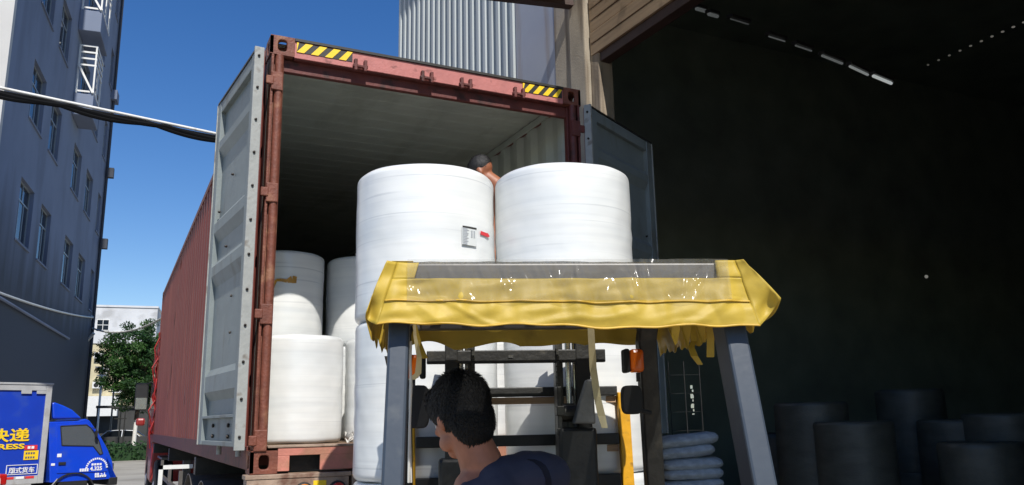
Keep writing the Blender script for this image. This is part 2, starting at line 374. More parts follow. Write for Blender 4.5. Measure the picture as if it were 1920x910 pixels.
# ================================================================== SETTING
g = MB(); g.box(-600, 700, -250, 1200, -.5, 0); tag(g.build('ground', M['yard']), kind='structure')
g = MB(); g.box(-60, 60, 52, 60, .002, .006); tag(g.build('road', M['asphalt']), kind='structure')
g = MB(); g.box(-60, 60, 51.7, 51.998, 0, .13); tag(g.build('kerb', M['kerb']), kind='structure')
g = MB(); g.box(-60, 60, 60.002, 63, 0, .12); tag(g.build('pavement', M['kerb']), kind='structure')

# ================================================================== SHIPPING CONTAINER
ZB = 1.30; CL, CW, CH = 12.19, 2.438, 2.896
con = thing('shipping_container', 'tall rust red shipping container with grey interior and its rear doors folded open', 'container', (0,0,ZB))
def corner_casting(x, y, z, mx, my, mz):
    """hollow block 178 x 162 x 118 with an oval hole to the end, the side and the top or bottom"""
    b = MB(); t = .026; W, D, H = .162, .178, .118+.02
    sx = -1 if mx else 1; sy = -1 if my else 1
    def P(u): return (x+sx*u[0], y+sy*u[1], z+u[2])
    bb = MB()
    bb.holed((0,0,0), (1,0,0), (0,0,1), W, H, W/2, H/2, .031, .042, -t)     # end face
    bb.holed((0,0,0), (0,1,0), (0,0,1), D, H, D/2, H/2, .036, .04, t)       # side face
    zt = 0 if not mz else H-t
    bb.holed((t,t,zt), (1,0,0), (0,1,0), W-t, D-t, (W-t)/2, (D-t)/2, .028, .055, t)
    zo = H-t if not mz else 0
    bb.box(t, W, t, D, zo, zo+t)
    bb.v = [P(p) for p in bb.v]
    bb.k = 0
    return bb.build('corner_casting', M['rust'], con, bevel=.006)
for mx in (0,1):
    for my in (0,1):
        for mz in (0,1):
            corner_casting(CW if mx else 0, CL if my else 0, CH-.138 if mz else 0, mx, my, mz)
H1 = CH-.138
# rear posts: a folded section with a rounded outer tube
for s in (0,1):
    X = (lambda v: CW-v) if s else (lambda v: v)
    b = MB(); pr = [(.012,.0),(.03,.0),(.03,.05),(.105,.05),(.105,.1),(.012,.1)]
    b.prism([(X(p[0]), p[1]) for p in pr], .138, H1, 'z')
    b.build('rear_post', M['rust'] if not s else M['red_dark'], con, bevel=.005)
    b = MB(); b.tube([(X(.068), .022, .15), (X(.068), .022, H1)], .029, 16)
    b.build('post_tube', M['rust'] if not s else M['red_dark'], con, smooth=True)
    for zz in (.2, .98, 1.78, 2.56):
        b = MB(); b.box(min(X(.016), X(.092)), max(X(.016), X(.092)), -.014, .03, zz-.065, zz+.065)
        b.box(min(X(-.02), X(.03)), max(X(-.02), X(.03)), -.02, .004, zz-.03, zz+.03)
        b.build('hinge', M['red_dark'] if s else M['rust'], con, bevel=.006)
# header
b = MB(); b.box(.163, CW-.163, .0, .012, 2.752, 2.872); b.build('header_plate', M['red_header'], con, bevel=.003)
b = MB(); b.box(.163, CW-.163, .012, .12, 2.745, 2.8725); b.box(.10, CW-.10, .058, .10, 2.665, 2.75); b.build('header_beam', M['red_dark'], con, bevel=.003)
b = MB(); b.box(.163, CW-.163, -.012, .13, 2.873, 2.892); b.build('roof_lip', M['black_print'], con)
def hazard(x0, x1, z0, z1, n, ph):
    b = MB(); b.box(x0, x1, -.004, -.0005, z0, z1); d = b.build('hazard_decal', M['black_print'], con)
    wd = (x1-x0)/n
    for i in range(-1, n+1):
        lo, hi = x0+(i+ph)*wd, x0+(i+ph+.52)*wd; sl = .06
        pts = [(lo, z0), (hi, z0), (hi+sl, z1), (lo+sl, z1)]
        # clip to the plate
        cl = []
        for a, c in pts: cl.append((min(max(a, x0), x1), c))
        if cl[1][0]-cl[0][0] < 1e-4 and cl[2][0]-cl[3][0] < 1e-4: continue
        b = MB(); b.prism([cl[0], cl[1], cl[2], cl[3]], -.0065, -.0042, 'y'); b.build('yellow_stripe', M['yellow_print'], d)
hazard(.175, .565, 2.795, 2.866, 4, .0)
hazard(1.915, 2.265, 2.795, 2.866, 4, .0)
for x in (.62, 1.12, 1.43, 1.875):
    b = MB()
    for sx in (-.035, .035):
        b.box(x+sx-.011, x+sx+.011, -.035, -.0005, 2.727, 2.812)
        b.box(x+sx-.018, x+sx+.018, -.03, -.0005, 2.752, 2.775)
    b.box(x-.035, x+.035, -.024, -.008, 2.757, 2.775); b.build('lock_keeper', M['red_dark'], con, bevel=.004)
# sill
b = MB(); b.box(.163, CW-.163, .0, .02, .105, .152); b.box(.163, .235, .0, .02, .012, .105); b.box(.425, 2.0, .0, .02, .012, .105); b.box(2.2, CW-.163, .0, .02, .012, .105)
b.build('door_sill_face', mat('sill_salmon', (186,118,102), .6, var=.15, scale=8, bump=.3, dirt=(150,110,84), damt=.7, dscale=5, dthr=.5), con, bevel=.003)
b = MB(); b.box(.10, CW-.10, -.006, .16, .153, .166); b.build('door_sill_plate', M['rust_light'], con, bevel=.003)
b = MB(); b.box(.163, CW-.163, .1, .16, .01, .15); b.build('sill_back', M['black_steel'], con)
# corrugated sheets (outer red, inner grey), with thickness
def corr_side(x, sign):
    """vertical ribs along the length; sign -1: left wall"""
    b = MB(); pitch = .278; dep = .036; y = .1; prof = []
    while y < CL-.1-pitch:
        for dy, dx in ((0,0),(.072,0),(.14,dep),(.21,dep)): prof.append((x - sign*dx*1., y+dy))
        y += pitch
    prof.append((x, CL-.1))
    z0, z1 = .16, CH-.07; th = .004
    for (a, c) in zip(prof, prof[1:]):
        b.k = 0; b.face([(a[0],a[1],z0),(c[0],c[1],z0),(c[0],c[1],z1),(a[0],a[1],z1)])
        b.k = 1; i = -sign*th; b.face([(a[0]+i,a[1],z0),(a[0]+i,a[1],z1),(c[0]+i,c[1],z1),(c[0]+i,c[1],z0)])
    return b.build('side_panel', [M['red'], M['inner']], con)
corr_side(.008, -1); corr_side(CW-.008, 1)
b = MB(); x = .06; prof = []
b.k = 0
y = .1
while y < CL-.35:      # roof sheet with cross ribs
    for (y0, z0), (y1, z1) in (((y, 0), (y+.08, 0)), ((y+.08, 0), (y+.1, -.004)), ((y+.1, -.004), (y+.19, -.004)), ((y+.19, -.004), (y+.209, 0))):
        zt = CH-.012
        b.k = 0; b.face([(.05,y0,zt+z0),(CW-.05,y0,zt+z0),(CW-.05,y1,zt+z1),(.05,y1,zt+z1)])
        b.k = 1; b.face([(.05,y0,zt+z0-.004),(.05,y1,zt+z1-.004),(CW-.05,y1,zt+z1-.004),(CW-.05,y0,zt+z0-.004)])
    y += .209
b.build('roof_panel', [M['red'], M['inner']], con)
b = MB(); b.box(.05, CW-.05, CL-.06, CL-.02, .16, CH-.06); b.build('front_panel', [M['inner']], con)
b = MB(); b.box(.06, CW-.06, .16, CL-.06, .13, .165); b.build('floor', M['ply'], con)
for s in (0,1):
    X = (lambda v: CW-v) if s else (lambda v: v)
    b = MB(); b.box(min(X(.0),X(.05)), max(X(.0),X(.05)), .18, CL-.18, CH-.072, CH-.01); b.build('top_rail', M['red'], con, bevel=.004)
    b = MB(); b.box(min(X(.051),X(.066)), max(X(.051),X(.066)), .11, CL-.18, CH-.085, CH-.03); b.build('inner_rail', M['inner'], con)
    b = MB(); b.box(min(X(.0),X(.05)), max(X(.0),X(.05)), .18, CL-.18, .02, .165); b.build('bottom_rail', M['red_dark'], con, bevel=.004)
    b = MB(); b.box(min(X(.0),X(.1)), max(X(.0),X(.1)), CL-.1, CL-.002, .138, H1); b.build('front_post', M['red'], con, bevel=.006)
for k in range(26):
    b = MB(); b.box(.05, CW-.05, .5+k*.44, .55+k*.44, .03, .128)
    if k == 0: cm = b.build('crossmember', M['red_dark'], con); cm.location = (0,0,0); cmd = cm
    else: inst(cmd, con, (0, k*.44, 0))
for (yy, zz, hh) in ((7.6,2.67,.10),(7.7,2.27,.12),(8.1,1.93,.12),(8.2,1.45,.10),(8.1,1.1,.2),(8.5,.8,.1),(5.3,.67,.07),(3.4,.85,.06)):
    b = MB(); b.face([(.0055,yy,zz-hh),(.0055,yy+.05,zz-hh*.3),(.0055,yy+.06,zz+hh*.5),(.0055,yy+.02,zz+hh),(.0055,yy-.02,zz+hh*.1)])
    b.build('shadow_patch', M['red_dark'], con, solid=.002)  # thin dark sheets painted in for corrugation shadows on the side
# lashing rings inside the right wall and drip stains come with the paint
def rear_door(right):
    """built in the frame of its hinge: +x towards the free edge, -y is the face seen now"""
    az = 60.5 if right else -5.5
    hx, hy = (CW+.028, -.01) if right else (-.05, -.045)
    ang = R(90-az)
    e = bpy.data.objects.new('rear_door', None); col.objects.link(e); e.parent = con
    e.location = (hx, hy, 0); e.rotation_euler = (0,0,ang)
    # local x along the leaf; for the left leaf the visible face is +y side, for the right leaf -y
    f = -1 if right else 1
    W, z0, z1, T = 1.15, .165, 2.745, .045
    def bx(bm, x0, x1, ya, yb, za, zb): bm.box(x0, x1, min(f*ya, f*yb), max(f*ya, f*yb), za, zb)
    fr = MB()
    bx(fr, .02, .12, 0, T, z0, z1); bx(fr, W-.1, W, 0, T, z0, z1)
    bx(fr, .12, W-.1, 0, T-.004, z1-.09, z1); bx(fr, .12, W-.1, 0, T-.004, z0, z0+.03)
    fr.build('door_frame', M['door_grey'] , e, bevel=.004)
    # horizontal trapezoid ribs of the leaf sheet
    zs = [(z0+.03, .0), (z0+.16, .0), (z0+.165, .042), (z0+.20, .006)]
    zs = [(z0+.03,.012),(z0+.175,.012),(z0+.18,.044),(z0+.195,.044),(z0+.20,.006),(z0+.30,.006),(z0+.36,.04),(z0+.47,.04),
          (z0+.52,.01),(z0+1.12,.01),(z0+1.2,.042),(z0+1.27,.042),(z0+1.32,.006),(z0+1.46,.006),(z0+1.53,.042),(z0+1.6,.042),
          (z0+1.65,.008),(z0+2.12,.008),(z0+2.19,.042),(z0+2.25,.042),(z0+2.3,.006),(z1-.09,.006)]
    sh = MB()
    for (za, ya), (zb, yb) in zip(zs, zs[1:]):
        sh.face([(.12, f*ya, za), (W-.1, f*ya, za), (W-.1, f*yb, zb), (.12, f*yb, zb)])
        sh.face([(.12, f*(ya-.006), za), (.12, f*(yb-.006), zb), (W-.1, f*(yb-.006), zb), (W-.1, f*(ya-.006), za)])
    sh.build('door_sheet', M['door_grey'], e)
    rd = MB(); bx(rd, .0, W, -.012, -.0005, z0, z1); rd.build('outer_sheet', M['red'], e)
    for xx in (.3, .85):     # locking bars on the outer side
        t = MB(); t.tube([(xx, -f*.04, .1), (xx, -f*.04, 2.82)], .017, 10); t.build('lock_rod', M['gasket'], e, smooth=True)
        t = MB()
        for zz in (.3, .95, 1.6, 2.5): bx(t, xx-.04, xx+.04, -.05, -.0125, zz, zz+.06)
        t.build('rod_bracket', M['red_dark'], e)
    gk = MB(); bx(gk, -.006, .018, -.006, T+.012, z0-.02, z1+.02); gk.build('gasket_strip', M['gasket'], e, bevel=.003)
    gk = MB(); bx(gk, W+.001, W+.012, .0, T+.006, z0, z1); gk.build('gasket_strip', M['gasket'], e)
    gk = MB(); bx(gk, .0, W, .0, T+.004, z1+.001, z1+.014); gk.build('gasket_strip', M['black_print'], e)
    bl = MB(); bl.lathe([(.008,0),(.0095,.004),(.008,.010),(.003,.012)], 8)
    me = bl.build('bolt', M['bolt'], e, smooth=True)
    first = True
    def bolt(x, y, z, rot):
        nonlocal first
        if first: me.location = (x,y,z); me.rotation_euler = rot; first = False
        else: inst(me, e, (x,y,z), rot)
    for k in range(12): bolt(-.006, f*.03, z0+.06+k*.225, (0, R(-90), 0))
    for (x, z) in ((.3,.65),(.33,.9),(.35,1.15),(.37,1.38),(.86,1.42)): bolt(x+.12, f*.014, z, (R(-90*f),0,0))
    for (x, z) in ((.35,.06),(.35,.13),(.8,.06),(.8,.13)):
        c = inst(me, e, (x, f*.014, z0+z), (R(-90*f),0,0)); c.scale = (1.5,1.5,1.2)
    for (x, z) in ((.62,1.93),(1.0,1.74),(.7,1.42),(1.02,1.3)):
        c = inst(me, e, (x, f*.014, z0+z-.05), (R(-90*f),0,0)); c.scale = (1.0,1.0,1.6)
    return e
rear_door(False); rear_door(True)

# ================================================================== TRAILER AND TRACTOR
tr = thing('trailer_chassis', 'dark skeletal trailer carrying the red shipping container, tan bumper with round tail lamps', 'trailer', (0,0,0))
for x in (.75, 1.55):
    b = MB(); b.box(x, x+.14, .05, 11.9, .98, 1.28); b.build('main_beam', M['black_steel'], tr, bevel=.006)
for y in (.12, 3.6, 7.5, 11.7):
    b = MB(); b.box(.02, CW-.02, y, y+.16, 1.12, 1.292); b.build('bolster', M['rust_light'] if y < 1 else M['black_steel'], tr, bevel=.006)
b = MB(); b.box(-.03, .62, -.035, .1, 1.27, 1.297); b.box(-.02, .605, -.03, .1, 1.02, 1.269); b.build('bumper_plate', M['rust_light'], tr, bevel=.004)
b = MB(); b.box(.625, CW+.02, -.03, .1, 1.02, 1.29); b.build('bumper_plate', M['rust_light'], tr, bevel=.004)
def lamp(x, m, r=.055):
    T = Matrix.Translation((x, -.035, 1.19)) @ Matrix.Rotation(R(90), 4, 'X')
    o = MB().lathe([(r,0),(r,.018),(r*.86,.024)], 20, T).build('lamp_ring', M['rubber'], tr, smooth=True)
    MB().lathe([(r*.85,.01),(r*.8,.03),(r*.4,.038),(.002,.04)], 20, T).build('tail_lamp', m, o, smooth=True)
lamp(.32, M['lamp_amber']); lamp(.53, M['lamp_red']); lamp(.80, M['guard_grey']); lamp(1.9, M['lamp_red']); lamp(2.12, M['lamp_amber'])
b = MB(); b.box(.38, .46, -.033, -.0305, 1.17, 1.25); b.build('reflector', M['yellow_print'], tr)
b = MB(); b.box(-.02, CW+.02, .1, .2, .45, .58); b.build('underrun_bar', M['black_steel'], tr, bevel=.01)
for x in (.5, 1.8):
    b = MB(); b.box(x, x+.08, .12, .2, .58, 1.03); b.build('underrun_stay', M['black_steel'], tr)
def wheel(parent, loc, r=.5, wd=.28, side=-1):
    e = MB(); T = Matrix.Rotation(R(90), 4, 'Y')
    e.lathe([(r*.6,-wd/2),(r*.94,-wd/2),(r,-wd/2+.03),(r,wd/2-.03),(r*.94,wd/2),(r*.6,wd/2)], 36, T)
    o = e.build('wheel', M['rubber'], parent, smooth=True, loc=loc)
    h = MB(); h.lathe([(r*.6,-wd/2+.01),(r*.55,-wd/2+.06),(r*.3,-wd/2+.09),(r*.25,-wd/2),(r*.12,-wd/2-.02),(.01,-wd/2-.02)] if side < 0 else [(r*.6,wd/2-.01),(r*.55,wd/2-.06),(r*.3,wd/2-.09),(r*.25,wd/2),(r*.12,wd/2+.02),(.01,wd/2+.02)], 28, T, caps=False)
    h.build('rim', M['silver'], o, smooth=True)
    return o
for y in (1.6, 2.95, 4.3):
    b = MB(); b.tube([(.1,y,.52),(CW-.1,y,.52)], .07, 10); b.build('axle', M['black_steel'], tr, smooth=True)
    for x in (.17, .5, CW-.5, CW-.17): wheel(tr, (x, y, .5), .5, .27, -1 if x < 1.2 else 1)
    for x in (.02, CW-.62):
        b = MB(); b.grid(lambda u, v, x=x, y=y: (x+.6*v, y+.62*math.cos(math.pi*(.12+.76*u)), .5+.6*math.sin(math.pi*(.12+.76*u))), 12, 1)
        b.build('mudguard', M['guard_grey'], tr, solid=.01)
for x in (.35, 1.9):
    b = MB(); b.box(x, x+.12, 9.2, 9.32, .15, 1.1); b.box(x-.08, x+.2, 9.12, 9.4, .02, .15); b.build('landing_leg', M['guard_grey'], tr, bevel=.008)
b = MB(); b.box(-.02, .02, 5.0, 8.6, .62, .66); b.box(-.02, .02, 5.0, 8.6, .85, .89); b.box(-.02,.02,5.0,5.05,.6,1.1); b.box(-.02,.02,8.5,8.55,.6,1.1); b.box(-.02,.02,6.8,6.85,.6,1.1)
b.build('side_guard', M['guard_grey'], tr)
b = MB(); b.box(-.28, -.24, 4.2, 4.24, .5, 1.2); b.box(-.28,.05,4.2,4.24,1.16,1.2); b.build('marker_stay', M['white_metal'], tr)

tc = thing('truck_tractor', 'red lorry tractor ahead of the container, its black door mirror showing past the side', 'lorry', (0,0,0))
b = MB(); b.prism([(13.2,1.1),(13.2,3.25),(13.6,3.4),(15.1,3.3),(15.45,2.2),(15.55,1.1),(15.55,.5),(13.2,.5)], .05, CW-.05, 'x'); b.build('cab_body', M['cab_red'], tc, bevel=.05)
for x in (.04, CW-.05+.0005):
    b = MB(); b.prism([(13.9,2.0),(13.9,2.75),(14.9,2.75),(15.15,2.0)], x, x+.008, 'x'); b.build('side_window', M['carglass'], tc)
b = MB(); b.box(.8,1.64,10.6,13.2,.8,1.0); b.build('frame', M['black_steel'], tc)
for y in (11.6, 14.7):
    for x in (.2, CW-.2): wheel(tc, (x, y, .5), .5, .3, -1 if x < 1.2 else 1)
b = MB(); b.box(.12, .95, 10.9, 12.2, 1.02, 1.06); b.build('rear_mudguard', M['guard_grey'], tc, bevel=.01)
pm = at(267, 745, 19.2)
b = MB(); b.box(pm.x-.16, pm.x+.12, pm.y-.04, pm.y+.05, pm.z-.3, pm.z+.33); mh = b.build('door_mirror', M['rubber'], tc, bevel=.03)
b = MB(); b.tube([(pm.x+.05,pm.y,pm.z+.28),(.08,pm.y-.1,pm.z+.35)], .02, 6); b.tube([(pm.x+.05,pm.y,pm.z-.28),(.08,pm.y-.1,pm.z-.3)], .02, 6); b.build('mirror_arm', M['rubber'], mh)
b = MB(); b.box(pm.x-.14, pm.x+.1, pm.y-.06, pm.y-.041, pm.z-.28, pm.z-.02); b.build('mirror_glass', M['chrome'], mh)
b = MB(); b.box(pm.x-.1, pm.x+.1, pm.y-.1, pm.y+.1, pm.z-.66, pm.z-.48); b.build('lower_mirror', M['cab_red'], tc, bevel=.05)

# red tarpaulin strips hanging on the front corner
b = MB()
def tarp(u, v):
    z = 3.4-1.95*v
    return (.02-.10*u*(.4+.6*abs(fbm(v*7,1,3)))-.06*fbm(v*9,u*.6,1)*(.3+v), 12.12+.16*math.sin(u*5+v*17)*.6, z)
b.grid(tarp, 4, 60)
for k in range(5):
    z = 1.4+.4*k; b.tube([(-.0,12.05,z+.3),(-.07-.05*math.sin(k*2.3),12.0,z+.1+.08*math.sin(k*3.1)),(-.03,12.1,z-.2)], .010, 6)
tag(b.build('tarpaulin_strip', M['red_tarp'], smooth=True, solid=.006), 'crumpled bright red tarpaulin strip tied down the front corner of the container', 'tarpaulin')

# ================================================================== ROLLS
def roll_mesh(seed, rad=.35, h=.74):
    b = MB(); n = 72; rs = []; rb = .035
    prof = [(.045,.0)]+[(rad-rb+rb*math.sin(t), rb-rb*math.cos(t)) for t in [math.pi/2*i/5 for i in range(6)]]
    prof += [(rad, rb+(h-2*rb)*i/14) for i in range(1,14)]
    prof += [(rad-rb+rb*math.cos(t), h-rb+rb*math.sin(t)) for t in [math.pi/2*i/5 for i in range(6)]]+[(.045,h),(.04,h-.01),(.04,h-.2)]
    for r, z in prof:
        ring = []
        for j in range(n):
            a = 2*math.pi*j/n
            d = 0.
            if r > rad*.8:
                d = .006*fbm(math.cos(a)*1.3+seed*9, math.sin(a)*1.3, z*2.2)+.0025*fbm(math.cos(a)*3+seed*5, math.sin(a)*3, z*14)
                if z > .25*h and z < .75*h: d -= .0015*math.sin((z/h)*60+seed)
            ring.append(((r+d)*math.cos(a), (r+d)*math.sin(a), z+(.004*fbm(math.cos(a)*2,math.sin(a)*2,seed+z) if r < rad*.97 else 0)))
        rs.append(ring)
    b.rings(rs); return b
roll_src = []
for sd_ in range(4):
    o = roll_mesh(sd_*1.7+.3).build('film_roll', M['film'], None, smooth=50)
    roll_src.append(o.data); bpy.data.objects.remove(o)
def roll(loc, label, group, k=0, rz=0., name='film_roll', s=(1,1,1), mt=None):
    o = bpy.data.objects.new(name, roll_src[k % 4]); col.objects.link(o); o.location = loc; o.rotation_euler = (0,0,rz); o.scale = s
    if mt: o.material_slots[0].link = 'OBJECT'; o.material_slots[0].material = mt
    return tag(o, label, 'roll', group)
LZ = .586
LA = at(798, 600, 4.1); LB = at(1061, 600, 4.13)
names = {(0,2):'top left film roll of the forklift load, with a printed label and red arrow', (1,2):'top right film roll of the forklift load, plain white without label',
         (0,1):'second film roll down in the left load column, beside the left canopy post', (1,1):'second film roll down in the right load column, behind the orange lamp',
         (0,0):'lowest film roll in the left column of the forklift load, only its top edge showing', (1,0):'lowest film roll in the right column of the load, beside the yellow backrest bar'}
ldroll = {}
for c, P in ((0, LA), (1, LB)):
    for t in range(3):
        jx = (0,.0,.0)[t]
        if c == 1 and t < 2: jx = .035
        if c == 0 and t < 2: jx = .006
        dz = 0 if c == 0 else (.02 if t < 2 else .004)
        ldroll[(c,t)] = roll((P.x+jx*.9, P.y-jx*.43, LZ+t*.742+dz), names[(c,t)], 'rolls stacked on the forks', c*3+t, 1.3*t+c)
# label on the top left roll: thin printed sheet following the curve
lab_c = Vector((LA.x, LA.y, LZ+1.484))
def on_roll(px, py, rr=.354):
    """point on the roll surface seen at a pixel, as angle and height"""
    d = (at(px, py, 1)-CAM); o2 = Vector((CAM.x-lab_c.x, CAM.y-lab_c.y)); d2 = Vector((d.x, d.y))
    A = d2.dot(d2); B = 2*o2.dot(d2); C_ = o2.dot(o2)-rr*rr; t = (-B-math.sqrt(B*B-4*A*C_))/(2*A)
    p = CAM+d*t; return math.atan2(p.y-lab_c.y, p.x-lab_c.x), p.z-lab_c.z
def curved(a0, a1, z0, z1, rr, name, m, parent, n=6):
    b = MB(); b.grid(lambda u, v: (rr*math.cos(a0+(a1-a0)*u), rr*math.sin(a0+(a1-a0)*u), z0+(z1-z0)*v), n, 1)
    o = b.build(name, m, parent); o.modifiers.new('s', 'SOLIDIFY').thickness = .0008
    return o
par = ldroll[(0,2)]; par_rz = par.rotation_euler.z
a0, zt = on_roll(866, 424); a1, zb = on_roll(893, 463); a0 -= par_rz; a1 -= par_rz
zt = on_roll(878,424)[1]
lab = curved(a0, a1, zb, zt, .3575, 'printed_label', mat('label_paper', (205,208,206), .5, var=.02, bump=.02), par)
da = a1-a0; dz = zt-zb
for k in range(12):
    zz = zt-dz*(.08+.08*k); L0 = random.uniform(.3,.5)
    if k == 0: curved(a0+da*.02, a0+da*.98, zz-.004, zz+.004, .3592, 'text_line', M['black_print'], lab)
    else:
        curved(a0+da*.04, a0+da*L0, zz-.0022, zz+.0022, .3592, 'text_line', M['faint_print'], lab, 3)
        if k in (2,3,4,5,6): curved(a0+da*.58, a0+da*.68, zz-.0022, zz+.0022, .3592, 'text_line', M['faint_print'], lab, 2); curved(a0+da*.76, a0+da*.86, zz-.0022, zz+.0022, .3592, 'text_line', M['faint_print'], lab, 2)
aa0, z_a = on_roll(900, 437); aa1, z_b = on_roll(913, 441); aa2, _ = on_roll(917, 442)
aa0 -= par_rz; aa1 -= par_rz; aa2 -= par_rz
b = MB()
def cyl_pt(a, z, rr=.358): return (rr*math.cos(a), rr*math.sin(a), z)
zc = (z_a+z_b)/2
b.face([cyl_pt(aa0,zc-.008), cyl_pt(aa1,zc-.010), cyl_pt(aa1,zc+.008), cyl_pt(aa0,zc+.010)])
b.face([cyl_pt(aa1,zc-.014), cyl_pt(aa2,zc-.002), cyl_pt(aa1,zc+.012)])
b.build('arrow_sticker', M['red_print'], par)

# rolls inside the container
FZ = ZB+.1665
IR = .94
in_s = (IR, IR, .987)
roll((.385,.66,FZ), 'lower front film roll in the container, standing on the sill beside the left post', 'rolls loaded in the container', 1, .4, s=in_s)
roll((1.075,.64,FZ), 'front film roll on the container floor, half hidden by the forklift load', 'rolls loaded in the container', 2, 2., s=in_s)
roll((.435,1.58,FZ), 'rear lower film roll behind the front left roll on the container floor', 'rolls loaded in the container', 3, 1.1, s=(IR,IR,1.015))
roll((1.135,1.58,FZ), 'rear lower film roll showing through the slit between the two front rolls', 'rolls loaded in the container', 0, 1.7, s=(IR,IR,1.015))
u1 = roll((.435,1.58,FZ+.752), 'upper film roll in the container with a yellow tape strip stuck across its side', 'rolls loaded in the container', 2, 0., s=(IR,IR,1.015))
roll((1.135,1.58,FZ+.752), 'upper film roll in the container, right of the roll with yellow tape', 'rolls loaded in the container', 1, .9, s=(IR,IR,1.015))
roll((1.78,.70,FZ), 'film roll on the container floor that the shirtless worker stands on', 'rolls loaded in the container', 3, .9, s=in_s)
# yellow tape stuck on the upper left roll
lab_c = Vector((.435,1.58,FZ+.752)); 
pts = [(507,569),(507,560),(510,548),(514,536),(518,527),(528,527),(538,529),(548,526),(556,527)]
wds = [.018,.012,.009,.009,.010,.012,.014,.03,.026]
b = MB(); ring = []
for (x, y), q in zip(pts, wds):
    a, z = on_roll(x, y, .3325); ring.append((a, z, q))
for (a, z, q), (c, z2, q2) in zip(ring, ring[1:]):
    dA, dZ = (c-a)*.333, z2-z; l = math.hypot(dA, dZ); nA, nZ = -dZ/l, dA/l
    P = lambda A, Z, off: ((.3345/IR)*math.cos(A+nA*off/.333), (.3345/IR)*math.sin(A+nA*off/.333), Z+nZ*off)
    b.face([P(a,z,-q), P(c,z2,-q2), P(c,z2,q2), P(a,z,q)])
b.build('tape_strip', M['tape'], u1, solid=.0012)

# plastic scrap by the sill
b = MB()
for k in range(26):
    p = Vector((.735+random.uniform(-.05,.05), .34+random.uniform(-.05,.06), FZ+random.uniform(.0,.07)))
    b.face([p+Vector([random.uniform(-.03,.03) for _ in range(3)]) for _ in range(3)])
tag(b.build('plastic_scrap', M['cloth_white'], solid=.001), 'crumpled scrap of torn white plastic on the container sill between two rolls', 'plastic scrap')

# ================================================================== FORKLIFT
HD = YAW-R(5)
O2 = at(1061, 455, 2.38)
fk = thing('forklift', 'grey forklift seen from behind with mast and yellow vinyl rain canopy', 'forklift', (O2.x, O2.y, 0), -HD)
FINV = (Matrix.Translation((O2.x, O2.y, 0)) @ Matrix.Rotation(-HD, 4, 'Z')).inverted()
def FL(px, py, d): return FINV @ at(px, py, d)
# overhead guard
def bar(bm, a, b_, wx, wy):
    a, b_ = Vector(a), Vector(b_)
    bm.rings([[a+Vector((-wx,-wy,0)), a+Vector((wx,-wy,0)), a+Vector((wx,wy,0)), a+Vector((-wx,wy,0))], [b_+Vector((-wx,-wy,0)), b_+Vector((wx,-wy,0)), b_+Vector((wx,wy,0)), b_+Vector((-wx,wy,0))]])
for sgn in (-1, 1):
    b = MB(); x = .497*sgn
    if sgn < 0: bar(b, (x-.0,-.17,.9), (x+.02, .05,1.96), .029, .04)
    else: bar(b, (x+.02,-.17,.9), (x-.02, .06,1.96), .033, .055)
    b.build('rear_guard_post', M['post_paint'], fk, bevel=.008)
for sgn, px_t, px_b in ((-1, 754, 757), (1, 1211, 1227)):
    t = FL(px_t, 640, 3.25); q = FL(px_b, 905, 3.35)
    dirn = (q-t)/max(1e-6, (t.z-q.z))
    lo = q+dirn*(q.z-.75); hi = Vector((t.x, t.y, t.z))
    b = MB()
    pts = [lo, q, hi, Vector((t.x-.0*sgn, t.y-.03, 1.93)), Vector((t.x-.02*sgn, t.y-.12, 1.99))]
    rs = []
    for p in pts: rs.append([p+Vector((dx*.036, dy*.036, 0)) for dx, dy in ((-1,-1),(1,-1),(1,1),(-1,1))])
    b.rings(rs); b.build('front_guard_post', M['black_steel'], fk, bevel=.006)
RF = 1.02      # length of the guard roof
b = MB(); b.box(-.49,.49,-.03,.02,1.955,2.030); b.box(-.49,.49,RF-.04,RF+.02,1.955,2.015); b.box(-.49,-.44,.02,RF-.04,1.955,2.015); b.box(.44,.49,.02,RF-.04,1.955,2.015)
b.build('guard_roof_frame', M['guard_grey'], fk, bevel=.006)
for k in range(7):
    x = -.38+k*.127; b = MB(); b.box(x-.018, x+.018, .02, RF-.04, 1.98, 2.005)
    b.build('guard_bar', M['black_steel'], fk)
# yellow vinyl canopy
def wr(x, z, s=1.): return .007*s*fbm(x*9, z*6, 1.3)+.004*s*fbm(x*26, z*9, 4.1)
ZT, ZS, ZL = 2.034, 1.915, 1.846
def rear_panel(u, v):
    # v 0 at the bar's lower edge, 1 at the hem
    z = 1.983+(ZL-1.983)*v
    hw_l = .498+.038*v; hw_r = .500+.034*v
    x = -hw_l+(hw_l+hw_r)*u
    fold = (.005*math.sin(x*38+1.6*math.sin(x*9))+.004*math.sin(x*71+2*math.sin(x*5)))*max(0, 1-abs(2.2*v-.9)) if v < .9 else 0
    bulge = .004*math.sin(math.pi*min(1, max(0, (v-.42)/.58)))
    edge = .006*fbm(u*9+v*2.5, v*4.5, 5.1)+.005*max(0, 1-abs((u-.07)*3.2-(v-.45)*.55)*9)*(v > .4)+.004*max(0, 1-abs((u-.16)*3.2-(v-.5)*.9)*12)*(v > .42)+.006*max(0, 1-abs((.93-u)*3-(v-.5)*.7)*9)*(v > .4)
    drop = .003*math.sin(u*17+.5)+.007*math.sin(u*5+1)+.0025*math.sin(u*41)
    fold += .010*abs(fbm(u*13, v*1.2, 7.7))*(1-v*.4)+.012*max(0, .5-abs(u*3.2-v*1.6+.02-.35))*max(0, 1-abs(u-.1)*7)+.014*max(0,fbm(u*6+v*3.1, v*3.2, 2.2))*(v > .4)*(v-.4)
    return (x, -.042-.02*v-bulge-fold-wr(x, z)-edge, z+drop*v)
b = MB(); b.grid(rear_panel, 220, 30); b.build('canopy_back', M['vinyl'], fk, smooth=60, solid=.002)
